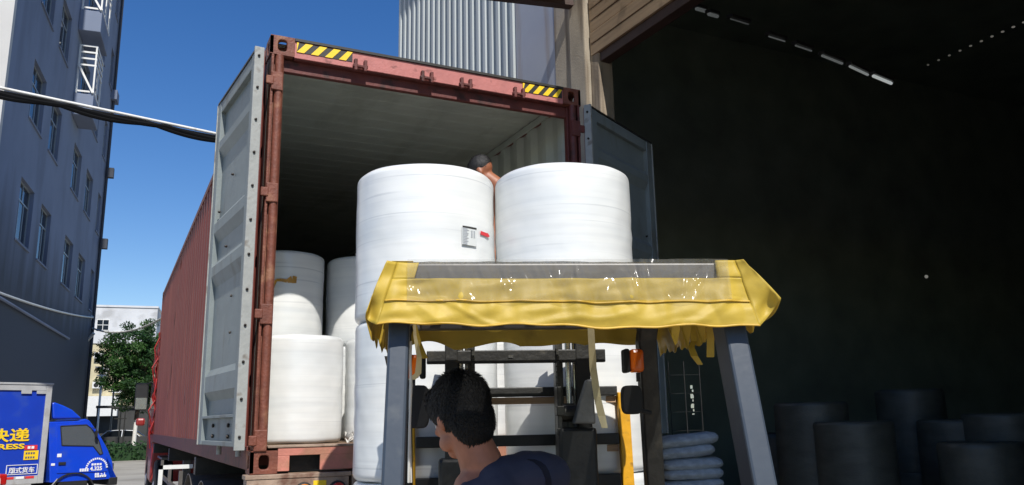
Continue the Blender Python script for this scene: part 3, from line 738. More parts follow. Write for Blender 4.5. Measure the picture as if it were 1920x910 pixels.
b = MB(); b.grid(lambda u, v: Vector(rear_panel(u, (.47+.035*v)))+Vector((0, -.005, 0)), 220, 1); b.build('canopy_seam', M['hem'], fk, smooth=60, solid=.002)
b = MB(); b.grid(lambda u, v: Vector(rear_panel(u, (.965+.04*v)))+Vector((0, -.004, 0)), 220, 1); b.build('canopy_hem', M['hem'], fk, smooth=60, solid=.003)
for s in (-1, 1):      # yellow ends reaching over the bar
    def strip(u, v, s=s):
        q = u*.062 if s < 0 else 1-u*(.06+.012*v); return rear_panel(q, -.372*(1-v))
    b = MB(); b.grid(strip, 8, 8); b.grid(lambda u, v, s=s: (s*(.500-u*.06), -.035+(RF+.05)*v, ZT+.001+.002*math.sin(v*20)), 2, 16)
    b.build('canopy_edge', M['vinyl'], fk, smooth=60, solid=.002)
flap_fn = {}
def side_flap(s):
    def fn(u, v):
        y = -.048+(RF+.09)*u
        fl = (.098 if s > 0 else .056)*(1-.5*u)
        z = ZT-(ZT-(1.855 if s < 0 else 1.868))*v
        rnd = max(0, 1-u/.10); z = z+(.05*rnd*rnd*v if s > 0 else .03*rnd*v)
        if v > .8 and u > .16:
            z -= (v-.8)/.2*(.022*abs(math.sin(u*23+.6))+.016*abs(math.sin(u*61)))-.012
        x = s*((.500 if s > 0 else .508)+fl*v**.8+.006*math.sin(u*16)*v+.003*math.sin(u*47)*v)
        return (x, y-(.03*v*rnd), z)
    flap_fn[s] = fn
    b = MB(); b.grid(fn, 70, 10); o = b.build('canopy_side', M['vinyl'], fk, smooth=60, solid=.002)
    for k in range(3):
        b = MB(); b.grid(lambda u, v, k=k: Vector(fn(.02+.10*u, .36+.13*k+.05*v))+Vector((s*.004,-.002,0)), 4, 1); b.build('print_mark', M['pink'], o)
side_flap(-1); side_flap(1)
def corner(s):         # gathered cloth that closes the rear corner
    def fn(u, v):
        A = Vector(rear_panel(0 if s < 0 else 1, -.372+1.372*v)); B = Vector(flap_fn[s](0, v))
        p = A.lerp(B, u); k = math.sin(math.pi*u)
        return p+Vector((s*.012*k, (-.012+.05*v*(.6+.4*math.sin(v*9)))*k, 0))
    b = MB(); b.grid(fn, 10, 20); b.build('canopy_corner', M['vinyl'], fk, smooth=60, solid=.002)
corner(-1); corner(1)
def front_val(u, v):
    x = -.53+1.06*u; dep = .118+.012*math.sin(x*20)
    sc = .035*abs(math.sin(x*11.5+.4))
    return (x, RF+.045+.03*v+.01*math.sin(x*33)*v, ZT-(dep+.032-sc*.7)*v)
b = MB(); b.grid(front_val, 120, 6); b.build('canopy_front', M['vinyl'], fk, smooth=60, solid=.002)
def top_film(u, v):
    x = -.455+.915*u; y = -.03+(RF+.06)*v
    return (x, y, 2.034+.003*fbm(x*7, y*5, 2)+.002*fbm(x*22, y*9, 6))
b = MB(); b.grid(top_film, 60, 40); b.build('roof_film', M['film_sheet'], fk, smooth=80); b = MB()
def back_film(u, v):
    x = -.455+.915*u; z = 2.036-(2.036-1.917)*v
    return (x, -.052-.012*v-.012*abs(fbm(x*8, z*8, 9.1))-.005*abs(fbm(x*34+z*20, z*5, 3)), z)
b.grid(back_film, 130, 20); b.build('clear_film', M['clear'], fk, smooth=80)
# hanging straps and torn fringe
def ribbon(name, pts, wd, m, parent):
    b = MB()
    for (p, w0), (q, w1) in zip(zip(pts, wd), zip(pts[1:], wd[1:])):
        p, q = Vector(p), Vector(q)
        b.face([p-Vector((w0,0,0)), p+Vector((w0,0,0)), q+Vector((w1,0,0)), q-Vector((w1,0,0))])
    return b.build(name, m, parent, solid=.003)
ribbon('hanging_strap', [FL(1107,600,3.0), FL(1112,690,3.0), FL(1120,745,2.98), FL(1128,780,2.98), FL(1134,803,2.96)], [.012,.013,.013,.014,.011], M['cream'], fk)
ribbon('hanging_strap', [FL(1332,600,2.75), FL(1332,670,2.75)], [.012,.013], M['vinyl'], fk)
ribbon('hanging_strap', [FL(1298,600,2.8), FL(1301,640,2.78), FL(1296,652,2.76), FL(1302,668,2.74), FL(1313,684,2.74)], [.010,.010,.011,.012,.009], M['vinyl'], fk)
ribbon('hanging_strap', [FL(777,610,2.75), FL(786,645,2.75), FL(797,672,2.72)], [.008,.009,.009], M['vinyl'], fk)
ribbon('hanging_strap', [FL(777,600,2.6), FL(778,630,2.6), FL(786,670,2.58), FL(784,700,2.58), FL(772,712,2.58)], [.004,.005,.008,.01,.012], M['cream'], fk)
for k, (x, y, w_, h_) in enumerate(((694,622,8,16),(704,634,7,20),(714,640,8,22),(728,690,7,18),(1262,622,16,26),(1285,620,12,36),(1312,618,12,30),(1352,615,8,28),(710,620,10,30))):
    d = 2.5 if x < 800 else 2.62
    b = MB(); b.face([FL(x-w_,y-22,d), FL(x+w_,y-22,d), FL(x+w_*.5,y+h_*.8,d), FL(x+w_*.25,y+h_,d-.02)])
    b.build('torn_fringe', M['vinyl'] if k != 3 else M['guard_grey'], fk, solid=.002)
# thin wires down the left rear post
b = MB(); b.tube([FL(768,640,2.45),FL(771,720,2.45),FL(768,800,2.45),FL(766,905,2.45)], .004, 6); b.tube([FL(771,640,2.46),FL(768,760,2.46),FL(771,905,2.46)], .003, 6)
b.build('wire', M['pvc'], fk, smooth=True)
# turn lamps
def turn_lamp(px, py, d, s, body_px):
    c = FL(px, py, d)
    b = MB(); b.box(c.x-.028, c.x+.028, c.y-.03, c.y+.03, c.z-.045, c.z+.045); o = b.build('turn_lamp', M['orange'], fk, bevel=.014)
    b = MB(); b.box(c.x-.04*s-.012, c.x-.04*s+.012, c.y-.032, c.y+.032, c.z-.046, c.z+.046); b.build('lamp_housing', M['rubber'], o, bevel=.008)
    b = MB(); b.box(c.x+.0, c.x+.012, c.y-.008, c.y+.008, c.z-.08, c.z-.0465); b.build('lamp_bracket', M['rubber'], o)
turn_lamp(1192, 677, 3.2, 1, 0); turn_lamp(773, 688, 3.15, -1, 0)
def fmirror(px, py, d, hw, hh, tox):
    c = FL(px, py, d); b = MB()
    prof = []
    for i in range(24):
        a = 2*math.pi*i/24; q = 2/4.
        prof.append((c.x+hw*abs(math.cos(a))**q*(1 if math.cos(a) > 0 else -1), c.z+hh*abs(math.sin(a))**q*(1 if math.sin(a) > 0 else -1)))
    b.prism(prof, c.y-.018, c.y+.018, 'y'); o = b.build('mirror', M['rubber'], fk, bevel=.006)
    b = MB(); b.tube([(c.x, c.y+.02, c.z-hh*.6), (tox, c.y+.06, c.z-hh*.9)], .009, 8); b.build('mirror_stem', M['rubber'], o)
fmirror(1184, 750, 3.15, .040, .055, FL(1214,800,3.25).x); fmirror(784, 763, 3.0, .042, .078, FL(757,800,3.2).x)
# mast
mt_b = FL(970, 662, 3.52)
b = MB()
a_, c_ = FL(800, 671, 3.5), FL(1140, 659, 3.5)
b.box(a_.x, c_.x, a_.y-.012, a_.y+.018, a_.z-.028, a_.z+.028); b.build('mast_crossbar', M['black_steel'], fk, bevel=.004)
b = MB(); b.box(a_.x+.35, a_.x+.37, a_.y-.016, a_.y-.013, a_.z-.006, a_.z+.006); b.build('crossbar_bolt', M['chrome'], fk)
for (p0, p1, tagx) in ((834, 892, 0), (1040, 1106, 1)):
    x0 = FL(p0, 700, 3.55).x; x1 = FL(p1, 700, 3.55).x; y = FL(960, 700, 3.55).y; t = (x1-x0)
    outer = x0 if tagx == 0 else x1-t*.42; 
    b = MB(); b.box(outer, outer+t*.42, y-.05, y+.06, .15, 1.955); b.build('mast_channel', M['black_steel'], fk, bevel=.006)
    o2 = x0+t*.55 if tagx == 0 else x0+t*.02
    b = MB(); b.box(o2+(.1*t if tagx == 0 else 0), o2+t*(.42 if tagx==0 else .22), y-.02, y+.05, .15, 1.99); b.build('inner_channel', M['mast_steel'], fk, bevel=.004)
    b = MB(); cx = x0+t*(.5 if tagx == 0 else .38); b.tube([(cx,y-.03,1.2 if tagx else .9),(cx,y-.03,1.97)], .013, 12); b.build('lift_rod', M['chrome'], fk, smooth=True)
    b = MB(); b.tube([(cx+.028,y-.02,.5),(cx+.028,y-.02,1.96)], .006, 8); b.build('hydraulic_hose', M['chrome'], fk, smooth=True)
    b = MB(); b.tube([(cx,y-.03,.3),(cx,y-.03,1.66)], .034, 16); b.build('lift_cylinder', M['mast_steel'], fk, smooth=True)
    b = MB(); b.box(x0-.004, x1+.004, y-.05, y+.02, 1.95, 2.0); b.build('mast_head', M['post_paint'], fk, bevel=.005)
    chx = x0+t*(.9 if tagx == 0 else .06); b = MB()
    for k in range(60):
        z = .5+k*.024; b.box(chx-.006, chx+.006, y-.062, y-.052, z, z+.018)
    b.build('lift_chain', M['mast_steel'], fk)
# clamps and tilt bracket at the right upright
c = FL(1066, 775, 3.42); b = MB()
b.tube([(c.x-.035,c.y,c.z+.0),(c.x+.035,c.y,c.z)], .035, 14); b.box(c.x-.05,c.x-.03,c.y-.03,c.y+.03,c.z-.12,c.z+.11); b.box(c.x-.055,c.x-.02,c.y-.04,c.y+.01,c.z-.01,c.z+.03); b.box(c.x-.055,c.x-.02,c.y-.04,c.y+.01,c.z-.09,c.z-.06)
b.build('hose_clamp', M['mast_steel'], fk, bevel=.004)
p = [FL(1098,712,3.4), FL(1110,712,3.4), FL(1112,795,3.4), FL(1070,795,3.4), FL(1085,750,3.4)]
b = MB(); b.prism([(q.x, q.z) for q in p], p[0].y-.03, p[0].y+.03, 'y'); b.build('tilt_bracket', mat('bracket_grey', (94,96,96), .5, .3, var=.2, scale=20, bump=.3), fk, bevel=.008)
q0, q1 = FL(1046,800,3.38), FL(1118,905,3.38)
b = MB(); b.box(q0.x, q1.x, q0.y-.03, q0.y+.05, .6, q0.z-.005); b.build('cowl', M['black_steel'], fk, bevel=.015)
b = MB(); q0, q1 = FL(822,860,3.4), FL(880,905,3.4); b.box(q0.x, q1.x, q0.y-.03, q0.y+.05, .6, q0.z); b.build('cowl', M['black_steel'], fk, bevel=.015)
# load backrest
yb = FL(978, 800, 3.655).y
xl, xr = FL(768, 800, 3.655).x, FL(1187, 800, 3.655).x
b = MB(); rr_ = FL(1162,760,3.655).x; rb_ = FL(1168,905,3.655).x
for (x0, x1, nm) in ((rr_, rr_+.055, 'yellow'), (xl-.03, xl+.025, 'yellow')):
    b = MB(); bar(b, (x0+.035+.012,yb-.0,.5), ((x0+.027),yb,1.71), .026, .02); b.build('backrest_post', M['fork_yellow'], fk, bevel=.005)
for k, (py, hh) in enumerate(((735,.021),(826,.024),(902,.026),(980,.026))):
    z = FL(978, py, 3.655).z
    b = MB(); b.box(xl+.03, rr_+.0, yb-.018, yb+.012, z-hh, z+hh); b.build('backrest_bar', M['black_steel'], fk, bevel=.004)
for k, (py, hh) in enumerate(((735,.021),(826,.024),(902,.026))):
    z = FL(978, py, 3.655).z-hh
    b = MB(); b.box(xl+.03 if k == 0 else rr_-.17, rr_, yb+.006, yb+.03, z-.032, z-.002); b.build('timber_batten', M['batten'], fk, bevel=.002)
b = MB(); b.box(xl, xr, yb-.03, yb+.0, .42, .52); b.build('carriage', M['black_steel'], fk, bevel=.01)
for x in (-.3, .2):
    b = MB(); b.prism([(yb,.35),(yb,1.0),(yb+.04,1.0),(yb+.04,.41),(yb+.95,.40),(yb+.95,.375),(yb+.04,.35)], x-.05, x+.05, 'x'); b.build('fork', M['black_steel'], fk, bevel=.005)
# body below the guard
b = MB(); b.prism([(-.42,.25),(-.46,.6),(-.42,.95),(-.28,1.0),(.05,1.0),(.1,.7),(.1,.25)], -.5,.5,'x'); b.build('counterweight', M['fork_yellow'], fk, bevel=.05)
b = MB(); b.box(-.5,.5,.1,1.15,.3,.58); b.build('chassis', M['black_steel'], fk, bevel=.02)
b = MB(); b.box(-.42,.42,.1,.62,.58,.88); b.build('engine_hood', M['fork_yellow'], fk, bevel=.04)
b = MB(); b.box(-.25,.25,.12,.58,.881,.98); b.build('seat', M['rubber'], fk, bevel=.035)
b = MB(); b.box(-.22,.22,.06,.16,.98,1.3); b.build('seat_back', M['rubber'], fk, bevel=.035)
b = MB(); b.prism([(.95,.58),(.9,1.05),(1.05,1.1),(1.12,.58)], -.4,.4,'x'); b.build('dashboard', M['black_steel'], fk, bevel=.03)
T = Matrix.Translation((0,.82,1.14)) @ Matrix.Rotation(R(-25),4,'X')
b = MB(); b.rings([[T @ Vector(((.16+.013*math.cos(q))*math.cos(a), (.16+.013*math.cos(q))*math.sin(a), .013*math.sin(q))) for q in [2*math.pi*j/8 for j in range(8)]] for a in [2*math.pi*i/28 for i in range(29)]], caps=False)
sw = b.build('steering_wheel', M['rubber'], fk, smooth=True)
b = MB(); b.tube([T @ Vector((-.16,0,0)), T @ Vector((.16,0,0))], .01, 6); b.tube([T @ Vector((0,0,0)), (0,.95,.95)], .02, 8); b.build('steering_column', M['rubber'], sw)
for x, y, r_ in ((-.45,-.12,.24),(.45,-.12,.24),(-.45,1.12,.31),(.45,1.12,.31)): wheel(fk, (x,y,r_), r_, .18, -1 if x < 0 else 1)
# pallet under the load
pc = (LA+LB)/2
pal = thing('pallet', 'timber pallet on the forks under the stacked rolls, below the edge of the view', 'pallet', (pc.x, pc.y, .388), -HD)
for k in range(7):
    b = MB(); b.box(-.72+k*.21, -.72+k*.21+.17, -.38, .38, .17, .195); b.build('deck_board', M['batten'], pal)
for y in (-.33, 0, .33):
    b = MB(); b.box(-.72,.71,y-.04,y+.04,.03,.169); b.build('stringer', M['batten'], pal)

# ================================================================== PEOPLE
def rotm(x, y, z): return Euler((R(x), R(y), R(z))).to_matrix()
def hand(b, wrist, fdir, palm_n, s=1., side=1, curl=.5):
    """palm with four fingers of unequal length and a thumb from the side of the palm"""
    wrist = Vector(wrist); f = Vector(fdir).normalized(); n = Vector(palm_n).normalized(); n = (n-f*n.dot(f)).normalized(); sd_ = f.cross(n)*side
    b.cap(wrist, wrist+f*.05*s, .026*s, .030*s, 10); b.cap(wrist+sd_*.02*s+f*.02*s, wrist+f*.085*s+sd_*.026*s, .017*s, .014*s, 8); b.cap(wrist-sd_*.02*s+f*.02*s, wrist+f*.08*s-sd_*.028*s, .016*s, .013*s, 8)
    for k, (off, ln) in enumerate(((.028,.075),(.010,.085),(-.010,.080),(-.028,.062))):
        p = wrist+f*.085*s+sd_*off*s; d = f.copy()
        for j, fr in enumerate((.45,.32,.23)):
            ang = curl*(.5+.5*j); d2 = (d*math.cos(ang)+n*math.sin(ang)).normalized(); q = p+d2*ln*fr*s
            b.cap(p, q, (.0095-.0012*j)*s, (.0088-.0012*j)*s, 8); p = q; d = d2
    p = wrist+f*.03*s+sd_*.028*s; q = p+(f*.6+sd_*.7+n*.3).normalized()*.038*s; b.cap(p, q, .012*s, .0105*s, 8); b.cap(q, q+(f*.9+sd_*.1+n*.45).normalized()*.03*s, .0105*s, .009*s, 8)
def head_blob(T, s=1.):
    """skull, jaw, nose, lips, brow and ears in one skin; local +y is the face, +z the crown"""
    b = MB()
    def E(c, r, rot=None):
        q = MB(); q.ell(c, r, rot); q.v = [tuple(T @ (Vector(v)*s)) for v in q.v]
        n = len(b.v); b.v += q.v; b.f += [tuple(i+n for i in f) for f in q.f]; b.mi += q.mi
    E((0,-.012,.025), (.074,.094,.088)); E((0,.02,-.01), (.066,.075,.082)); E((0,.038,-.055), (.052,.055,.052)); E((0,.070,-.088), (.026,.022,.022))
    E((.040,.035,-.065), (.022,.045,.03)); E((-.040,.035,-.065), (.022,.045,.03))
    E((0,.100,-.012), (.012,.016,.026), rotm(-18,0,0)); E((0,.108,-.030), (.017,.013,.011))
    E((0,.094,-.056), (.025,.010,.0065)); E((0,.093,-.066), (.021,.010,.007)); E((0,.082,.016), (.052,.018,.012))
    E((.034,.072,-.022), (.022,.018,.016)); E((-.034,.072,-.022), (.022,.018,.016))
    for q in (-1,1):
        E((q*.076,-.004,-.012), (.008,.018,.030), rotm(12,0,q*-14)); E((q*.072,.002,-.036), (.008,.010,.010))
    return b
def eyes(T, parent, s=1.):
    for q in (-1,1):
        b = MB(); b.ell((0,0,0), (.0115,.0115,.0115), None, 12, 8); c = T @ (Vector((q*.031,.083,0))*s)
        b.v = [tuple(Vector(v)*s+c) for v in b.v]; b.build('eye', M['cloth_white'], parent, smooth=True)
        b = MB(); b.ell((0,0,0), (.006,.004,.006), None, 10, 6); b.v = [tuple(T @ (Vector(v)*s+Vector((q*.031,.0935,0))*s)) for v in b.v]; b.build('iris', M['hair'], parent, smooth=True)
def hair_cap(T, parent, m, rows, s=1., n=2600, ln=.028, seed=3, top=1.0):
    """scalp shell plus tufts, thinning out down the nape"""
    rnd = random.Random(seed); b = MB()
    sh = MB()
    for c, r in rows:
        q = MB(); q.ell(c, r, None, 24, 16); n0 = len(sh.v); sh.v += [tuple(T @ (Vector(v)*s)) for v in q.v]; sh.f += [tuple(i+n0 for i in f) for f in q.f]; sh.mi += q.mi
    o = blob('hair', sh, m, parent, .007, 3)
    tf = MB()
    vs = [v.co.copy() for v in o.data.vertices]; ns = [v.normal.copy() for v in o.data.vertices]
    up = (T.to_3x3() @ Vector((0,0,1))).normalized(); fwd_ = (T.to_3x3() @ Vector((0,1,0))).normalized()
    for k in range(n):
        i = rnd.randrange(len(vs)); p, nn = vs[i], ns[i]
        fl_ = (fwd_*.35-up*.8+Vector((fbm(p.x*9,p.y*9,p.z*9),fbm(p.x*9,p.y*9,p.z*9+7),0))*.7); fl_ = fl_-nn*fl_.dot(nn)
        d = (nn*.30+fl_+Vector([rnd.uniform(-.16,.16) for _ in range(3)])).normalized()
        L_ = ln*rnd.uniform(.6,1.25); sd2 = d.cross(nn); sd2 = sd2.normalized() if sd2.length > 1e-3 else d.orthogonal().normalized()
        w_ = .0020*rnd.uniform(.6,1.3)
        p0 = p-nn*.003; p1 = p0+d*L_*.55+nn*.002; p2 = p0+d*L_-nn*.004
        tf.face([p0-sd2*w_, p0+sd2*w_, p1+sd2*w_*.8, p1-sd2*w_*.8]); tf.face([p1-sd2*w_*.8, p1+sd2*w_*.8, p2])
    t = tf.build('hair_tufts', m, o); tag(t, kind='stuff')
    return o

# --- driver, seated on the forklift with the head bent to the left
hc = at(864, 779, 2.72)                                   # centre of the skull
fdir = (-cr*.55+Vector((fw.x,fw.y,0))*.76-Vector((0,0,1))*.36).normalized()
up0 = (Vector((0,0,1))*1.+fdir*.1-cr*.06).normalized(); up0 = (up0-fdir*up0.dot(fdir)).normalized()
HT = Matrix.Translation(hc) @ Matrix((fdir.cross(up0), fdir, up0)).transposed().to_4x4()
seat = Matrix.Translation((O2.x, O2.y, 0)) @ Matrix.Rotation(-HD, 4, 'Z')
drv = thing('person', 'forklift driver in dark navy top seen from behind, black hair, head bent left', 'person', seat @ Vector((-.08,.38,.98)))
DI = Matrix.Translation(-drv.location)
ri = Vector((cr.x, cr.y, 0)).normalized(); fo = Vector((fw.x, fw.y, 0)).normalized(); up = Vector((0,0,1))
neck = at(904, 868, 2.66); shR = at(1022, 893, 2.70); shL = at(880, 945, 2.80); chest = at(955, 975, 2.72)
hip = seat @ Vector((-.06,.30,1.06))
hipR, hipL = hip+ri*.1, hip-ri*.1
b = head_blob(DI @ HT, 1.1)
def loc(p): return Vector(p)-drv.location
def capw(b, p, q, ra, rb, n=16): b.cap(loc(p), loc(q), ra, rb, n)
nk_top = hc-up*.055-fdir*.03
capw(b, nk_top, neck-up*.0, .062, .068); capw(b, nk_top-fdir*.0, neck-up*.03+fo*.04, .052, .07)
capw(b, neck-up*.02, neck-up*.08, .065, .07)
capw(b, neck-up*.07, shR-up*.03, .04, .04); capw(b, neck-up*.08, shL, .04, .04)
capw(b, neck-up*.1, hip, .10, .12)
kneeR = seat @ Vector((.16,.80,1.02)); kneeL = seat @ Vector((-.18,.80,1.02)); footR = seat @ Vector((.17,.92,.64)); footL = seat @ Vector((-.18,.92,.64))
elR = at(1085, 1050, 2.85); elL = at(838, 1080, 2.95); haR = seat @ Vector((.13,.70,1.17)); haL = seat @ Vector((-.15,.70,1.17))
capw(b, shR, elR, .045, .036); capw(b, elR, haR, .038, .026); capw(b, shL, elL, .045, .036); capw(b, elL, haL, .038, .026)
for hp, kn, ft in ((hipR,kneeR,footR),(hipL,kneeL,footL)):
    capw(b, hp, kn, .085, .055); capw(b, kn, ft, .055, .036); capw(b, ft, ft+(seat.to_3x3() @ Vector((0,.15,-.02))), .036, .026)
hd = MB()
for w_, el, sgn in ((haR, elR, 1), (haL, elL, -1)):
    hand(b, loc(w_), (w_-el).normalized()+Vector((0,0,-.1)), (0,0,-1), 1., -sgn, .8)
body = blob('body', b, M['skin'], drv, .0065, 2)
eyes(DI @ HT, body, 1.1)
# shirt
b = MB()
capw(b, at(906,932,2.66), at(950,940,2.66), .085, .11); capw(b, at(930,905,2.62), at(940,930,2.66), .072, .10); capw(b, at(948,900,2.64), at(1012,893,2.68), .078, .082); capw(b, at(900,925,2.74), at(880,955,2.78), .075, .08); capw(b, at(985,884,2.68), at(1030,892,2.70), .068, .072); capw(b, at(902,955,2.60), at(940,965,2.62), .078, .10); capw(b, at(893,930,2.60), at(935,917,2.60), .066, .07); capw(b, at(880,960,2.68), at(905,950,2.62), .075, .075)
capw(b, neck-up*.085, shR-up*.015, .058, .068); capw(b, neck-up*.095, shL-up*.01, .060, .066)
capw(b, neck-up*.10+ri*.02, shR-up*.02+ri*.005, .055, .07)
q = MB(); q.ell((0,0,0), (.17,.115,.22)); ax = Matrix((ri, fo, up)).transposed().to_4x4(); cc = loc((shR+shL)/2-up*.14)
b2 = [tuple(ax @ Vector(v)+cc) for v in q.v]; n0 = len(b.v); b.v += b2; b.f += [tuple(i+n0 for i in f) for f in q.f]; b.mi += q.mi
capw(b, (shR+shL)/2-up*.16, hip, .15, .145); capw(b, hip-ri*.04, hip+ri*.04, .15, .15)
capw(b, shR-up*.01, shR+(elR-shR)*.62, .068, .058); capw(b, shL-up*.01, shL+(elL-shL)*.62, .066, .056)
shirt = blob('shirt', b, M['shirt'], drv, .009, 3)
b = MB(); b.tube([loc(neck-up*.01+ri*.06+fo*.0-fo*.03), loc(neck-up*.0+ri*.02-fo*.07), loc(neck-up*.015-ri*.05-fo*.05)], .004, 6)
# dark strap over the right shoulder blade
vs = shirt.data.vertices
def surf(p, off=.003):
    """nearest shirt point seen from behind"""
    ok, co, nrm, _ = shirt.closest_point_on_mesh(loc(p)); return co+nrm*off, nrm
shirt_pts = []
b = MB()
line = [at(1000,838,2.60), at(1014,848,2.585), at(1024,862,2.58), at(1030,880,2.58), at(1034,900,2.58), at(1036,925,2.58), at(1036,960,2.58)]
bpy.context.view_layer.update()
prev = None
for p in line:
    c0, _ = surf(p-ri*.013); c1, _ = surf(p+ri*.013)
    if prev: b.face([prev[0], prev[1], c1, c0])
    prev = (c0, c1)
b.build('shoulder_strap', M['strap'], drv, solid=.003)
# trousers
b = MB(); capw(b, hip-ri*.08, hip+ri*.08, .125, .125)
for hp, kn, ft in ((hipR,kneeR,footR),(hipL,kneeL,footL)): capw(b, hp, kn, .10, .07); capw(b, kn, ft+up*.04, .07, .055)
blob('trousers', b, M['trouser'], drv, .014, 4)
for ft in (footR, footL):
    b = MB(); capw(b, ft-up*.01, ft+(seat.to_3x3() @ Vector((0,.17,-.02))), .042, .034); b.build('shoe', M['rubber'], drv, smooth=True)
hair_cap(DI @ HT, body, M['hair'], [((0,-.012,.035),(.084,.102,.092)), ((0,.035,.052),(.076,.072,.066)), ((0,-.050,-.022),(.071,.054,.086)), ((0,.07,.075),(.06,.04,.035)), ((.045,-.02,.01),(.036,.06,.06)), ((-.045,-.02,.01),(.036,.06,.06))], 1.14, 15000, .022)

# --- worker inside the container, bare shoulders, stooping behind the top rolls
hc2 = at(903, 322, 6.0)
fd2 = (-cr*.75+Vector((fw.x,fw.y,0))*.35-Vector((0,0,1))*.75).normalized()
up2 = (Vector((0,0,1))-cr*.55); up2 = (up2-fd2*up2.dot(fd2)).normalized()
HT2 = Matrix.Translation(hc2) @ Matrix((fd2.cross(up2), fd2, up2)).transposed().to_4x4()
ft0 = Vector((1.78,.72,FZ+.735))
wk = thing('person', 'shirtless worker with greying hair bending behind the two top rolls of the load', 'person', ft0)
DI2 = Matrix.Translation(-ft0)
def capv(b, p, q, ra, rb, n=14): b.cap(Vector(p)-ft0, Vector(q)-ft0, ra, rb, n)
b = head_blob(DI2 @ HT2, 1.0)
nk2 = at(938, 352, 5.98); sh2a = at(958, 352, 5.86); sh2b = at(940, 375, 6.15); 
hip2 = Vector((1.82,.80,FZ+.735+.78)); 
capv(b, hc2-up*.04+ri*.03, nk2, .055, .062); capv(b, nk2, sh2a+ri*.02, .062, .062); capv(b, nk2, sh2b, .062, .058)
capv(b, nk2+ri*.05-up*.05, hip2, .12, .13); capv(b, sh2a+ri*.02, sh2b+ri*.06-up*.05, .075, .07)
e2 = at(931, 420, 5.8); h2 = at(926, 480, 5.65)
capv(b, sh2a, e2, .048, .038); capv(b, e2, h2, .038, .027); hand(b, h2-ft0, (h2-e2), -fo, 1., 1, .4)
e3 = at(905, 440, 6.1); h3 = at(880, 480, 5.9)
capv(b, sh2b, e3, .048, .038); capv(b, e3, h3, .038, .027); hand(b, h3-ft0, (h3-e3), -fo, 1., -1, .4)
for s in (-.1,.1):
    kn = Vector((1.80+s,.66,FZ+.735+.45)); an = Vector((1.78+s,.72,FZ+.75))
    capv(b, hip2+Vector((s,0,-.02)), kn, .08, .055); capv(b, kn, an, .054, .036); capv(b, an-up*.02, an+Vector((-.03,-.16,-.03)), .034, .024)
bd2 = blob('body', b, M['skin2'], wk, .009, 2); eyes(DI2 @ HT2, bd2)
b = MB(); capv(b, hip2-ri*.06, hip2+ri*.06, .14, .14)
for s in (-.1,.1): capv(b, hip2+Vector((s,0,-.02)), Vector((1.80+s,.69,FZ+.735+.52)), .10, .085)
blob('shorts', b, M['shorts'], wk, .016, 4)
hair_cap(DI2 @ HT2, bd2, M['hair2'], [((0,-.014,.036),(.079,.098,.086)), ((0,.03,.05),(.07,.06,.055))], 1., 1400, .016, 5)

# ================================================================== WAREHOUSE
wh = thing('warehouse', 'large warehouse with a dark open bay, weathered board lintel and pale ribbed cladding', 'building', (4.5, 2.93, 0))
WR = R(90+6)       # local x runs back along the wall, local y points away from the yard ... built in world directions below
a6 = R(6); wd_ = Vector((-math.sin(a6), math.cos(a6), 0)); wn = Vector((-math.cos(a6), -math.sin(a6), 0))
WO = Vector((4.5, 2.93, 0))
def W(s, o, z): return wd_*s+wn*o+Vector((0,0,z))         # local to wh; s along the wall, o out of it
b = MB()
def wall_box(b, s0, s1, o0, o1, z0, z1): 
    c = [W(s,o,z) for z in (z0,z1) for o in (o0,o1) for s in (s0,s1)]; n = len(b.v); b.v += [tuple(p) for p in c]
    for q in ((0,1,3,2),(4,6,7,5),(0,4,5,1),(2,3,7,6),(0,2,6,4),(1,5,7,3)): b.f.append(tuple(n+i for i in q)); b.mi.append(b.k)
# cladding: flat sheet with raised trapezoid ribs
s = 1.93; prof = [(.9,0)]
while s < 6.15:
    prof += [(s,0),(s+.006,.052),(s+.075,.052),(s+.12,0)]; s += .2065
S1 = s; prof.append((S1,0))
b = MB()
for (p, q) in zip(prof, prof[1:]):
    b.face([W(p[0],p[1],.0), W(p[0],p[1],11.2), W(q[0],q[1],11.2), W(q[0],q[1],.0)])
wall_box(b, .9, S1, -.12, -.005, 0, 11.2)
b.build('ribbed_cladding', M['cladding'], wh)
b = MB(); wall_box(b, .9, 1.9, .002, .02, 0, 11.2); b.build('flat_cladding', mat('flat_panel_grey', (150,154,164), .55, var=.06, scale=1.2, bump=.1, dirt=(128,112,98), damt=.6, dscale=1.0, dstretch=(3,3,.3), dthr=.56), wh)
b = MB(); wall_box(b, .52, .898, -.1, .03, 0, 9.0); b.build('rendered_strip', M['conc'], wh, bevel=.01)
b = MB(); wall_box(b, .18, .52, -.25, .06, 0, 9.0); b.build('column', M['conc'], wh, bevel=.02)
b = MB(); wall_box(b, .0, .18, -.25, -.02, 0, 9.0); b.build('column_return', mat('column_side', (150,136,118), .85, var=.14, scale=3, bump=.4, dirt=(92,80,66), damt=.6, dscale=2, dstretch=(3,3,.3), dthr=.5), wh, bevel=.02)
b = MB(); wall_box(b, -20, S1+.2, -.6, .335, 10.98, 11.06); b.build('eave', M['cladding'], wh)
b = MB(); b.face([W(S1,0,0), W(S1,0,11.2), W(S1,-30,11.2), W(S1,-30,0)]); b.face([W(S1-.1,0,0), W(S1-.1,-30,0), W(S1-.1,-30,11.2), W(S1-.1,0,11.2)]); b.build('end_wall', M['cladding'], wh)
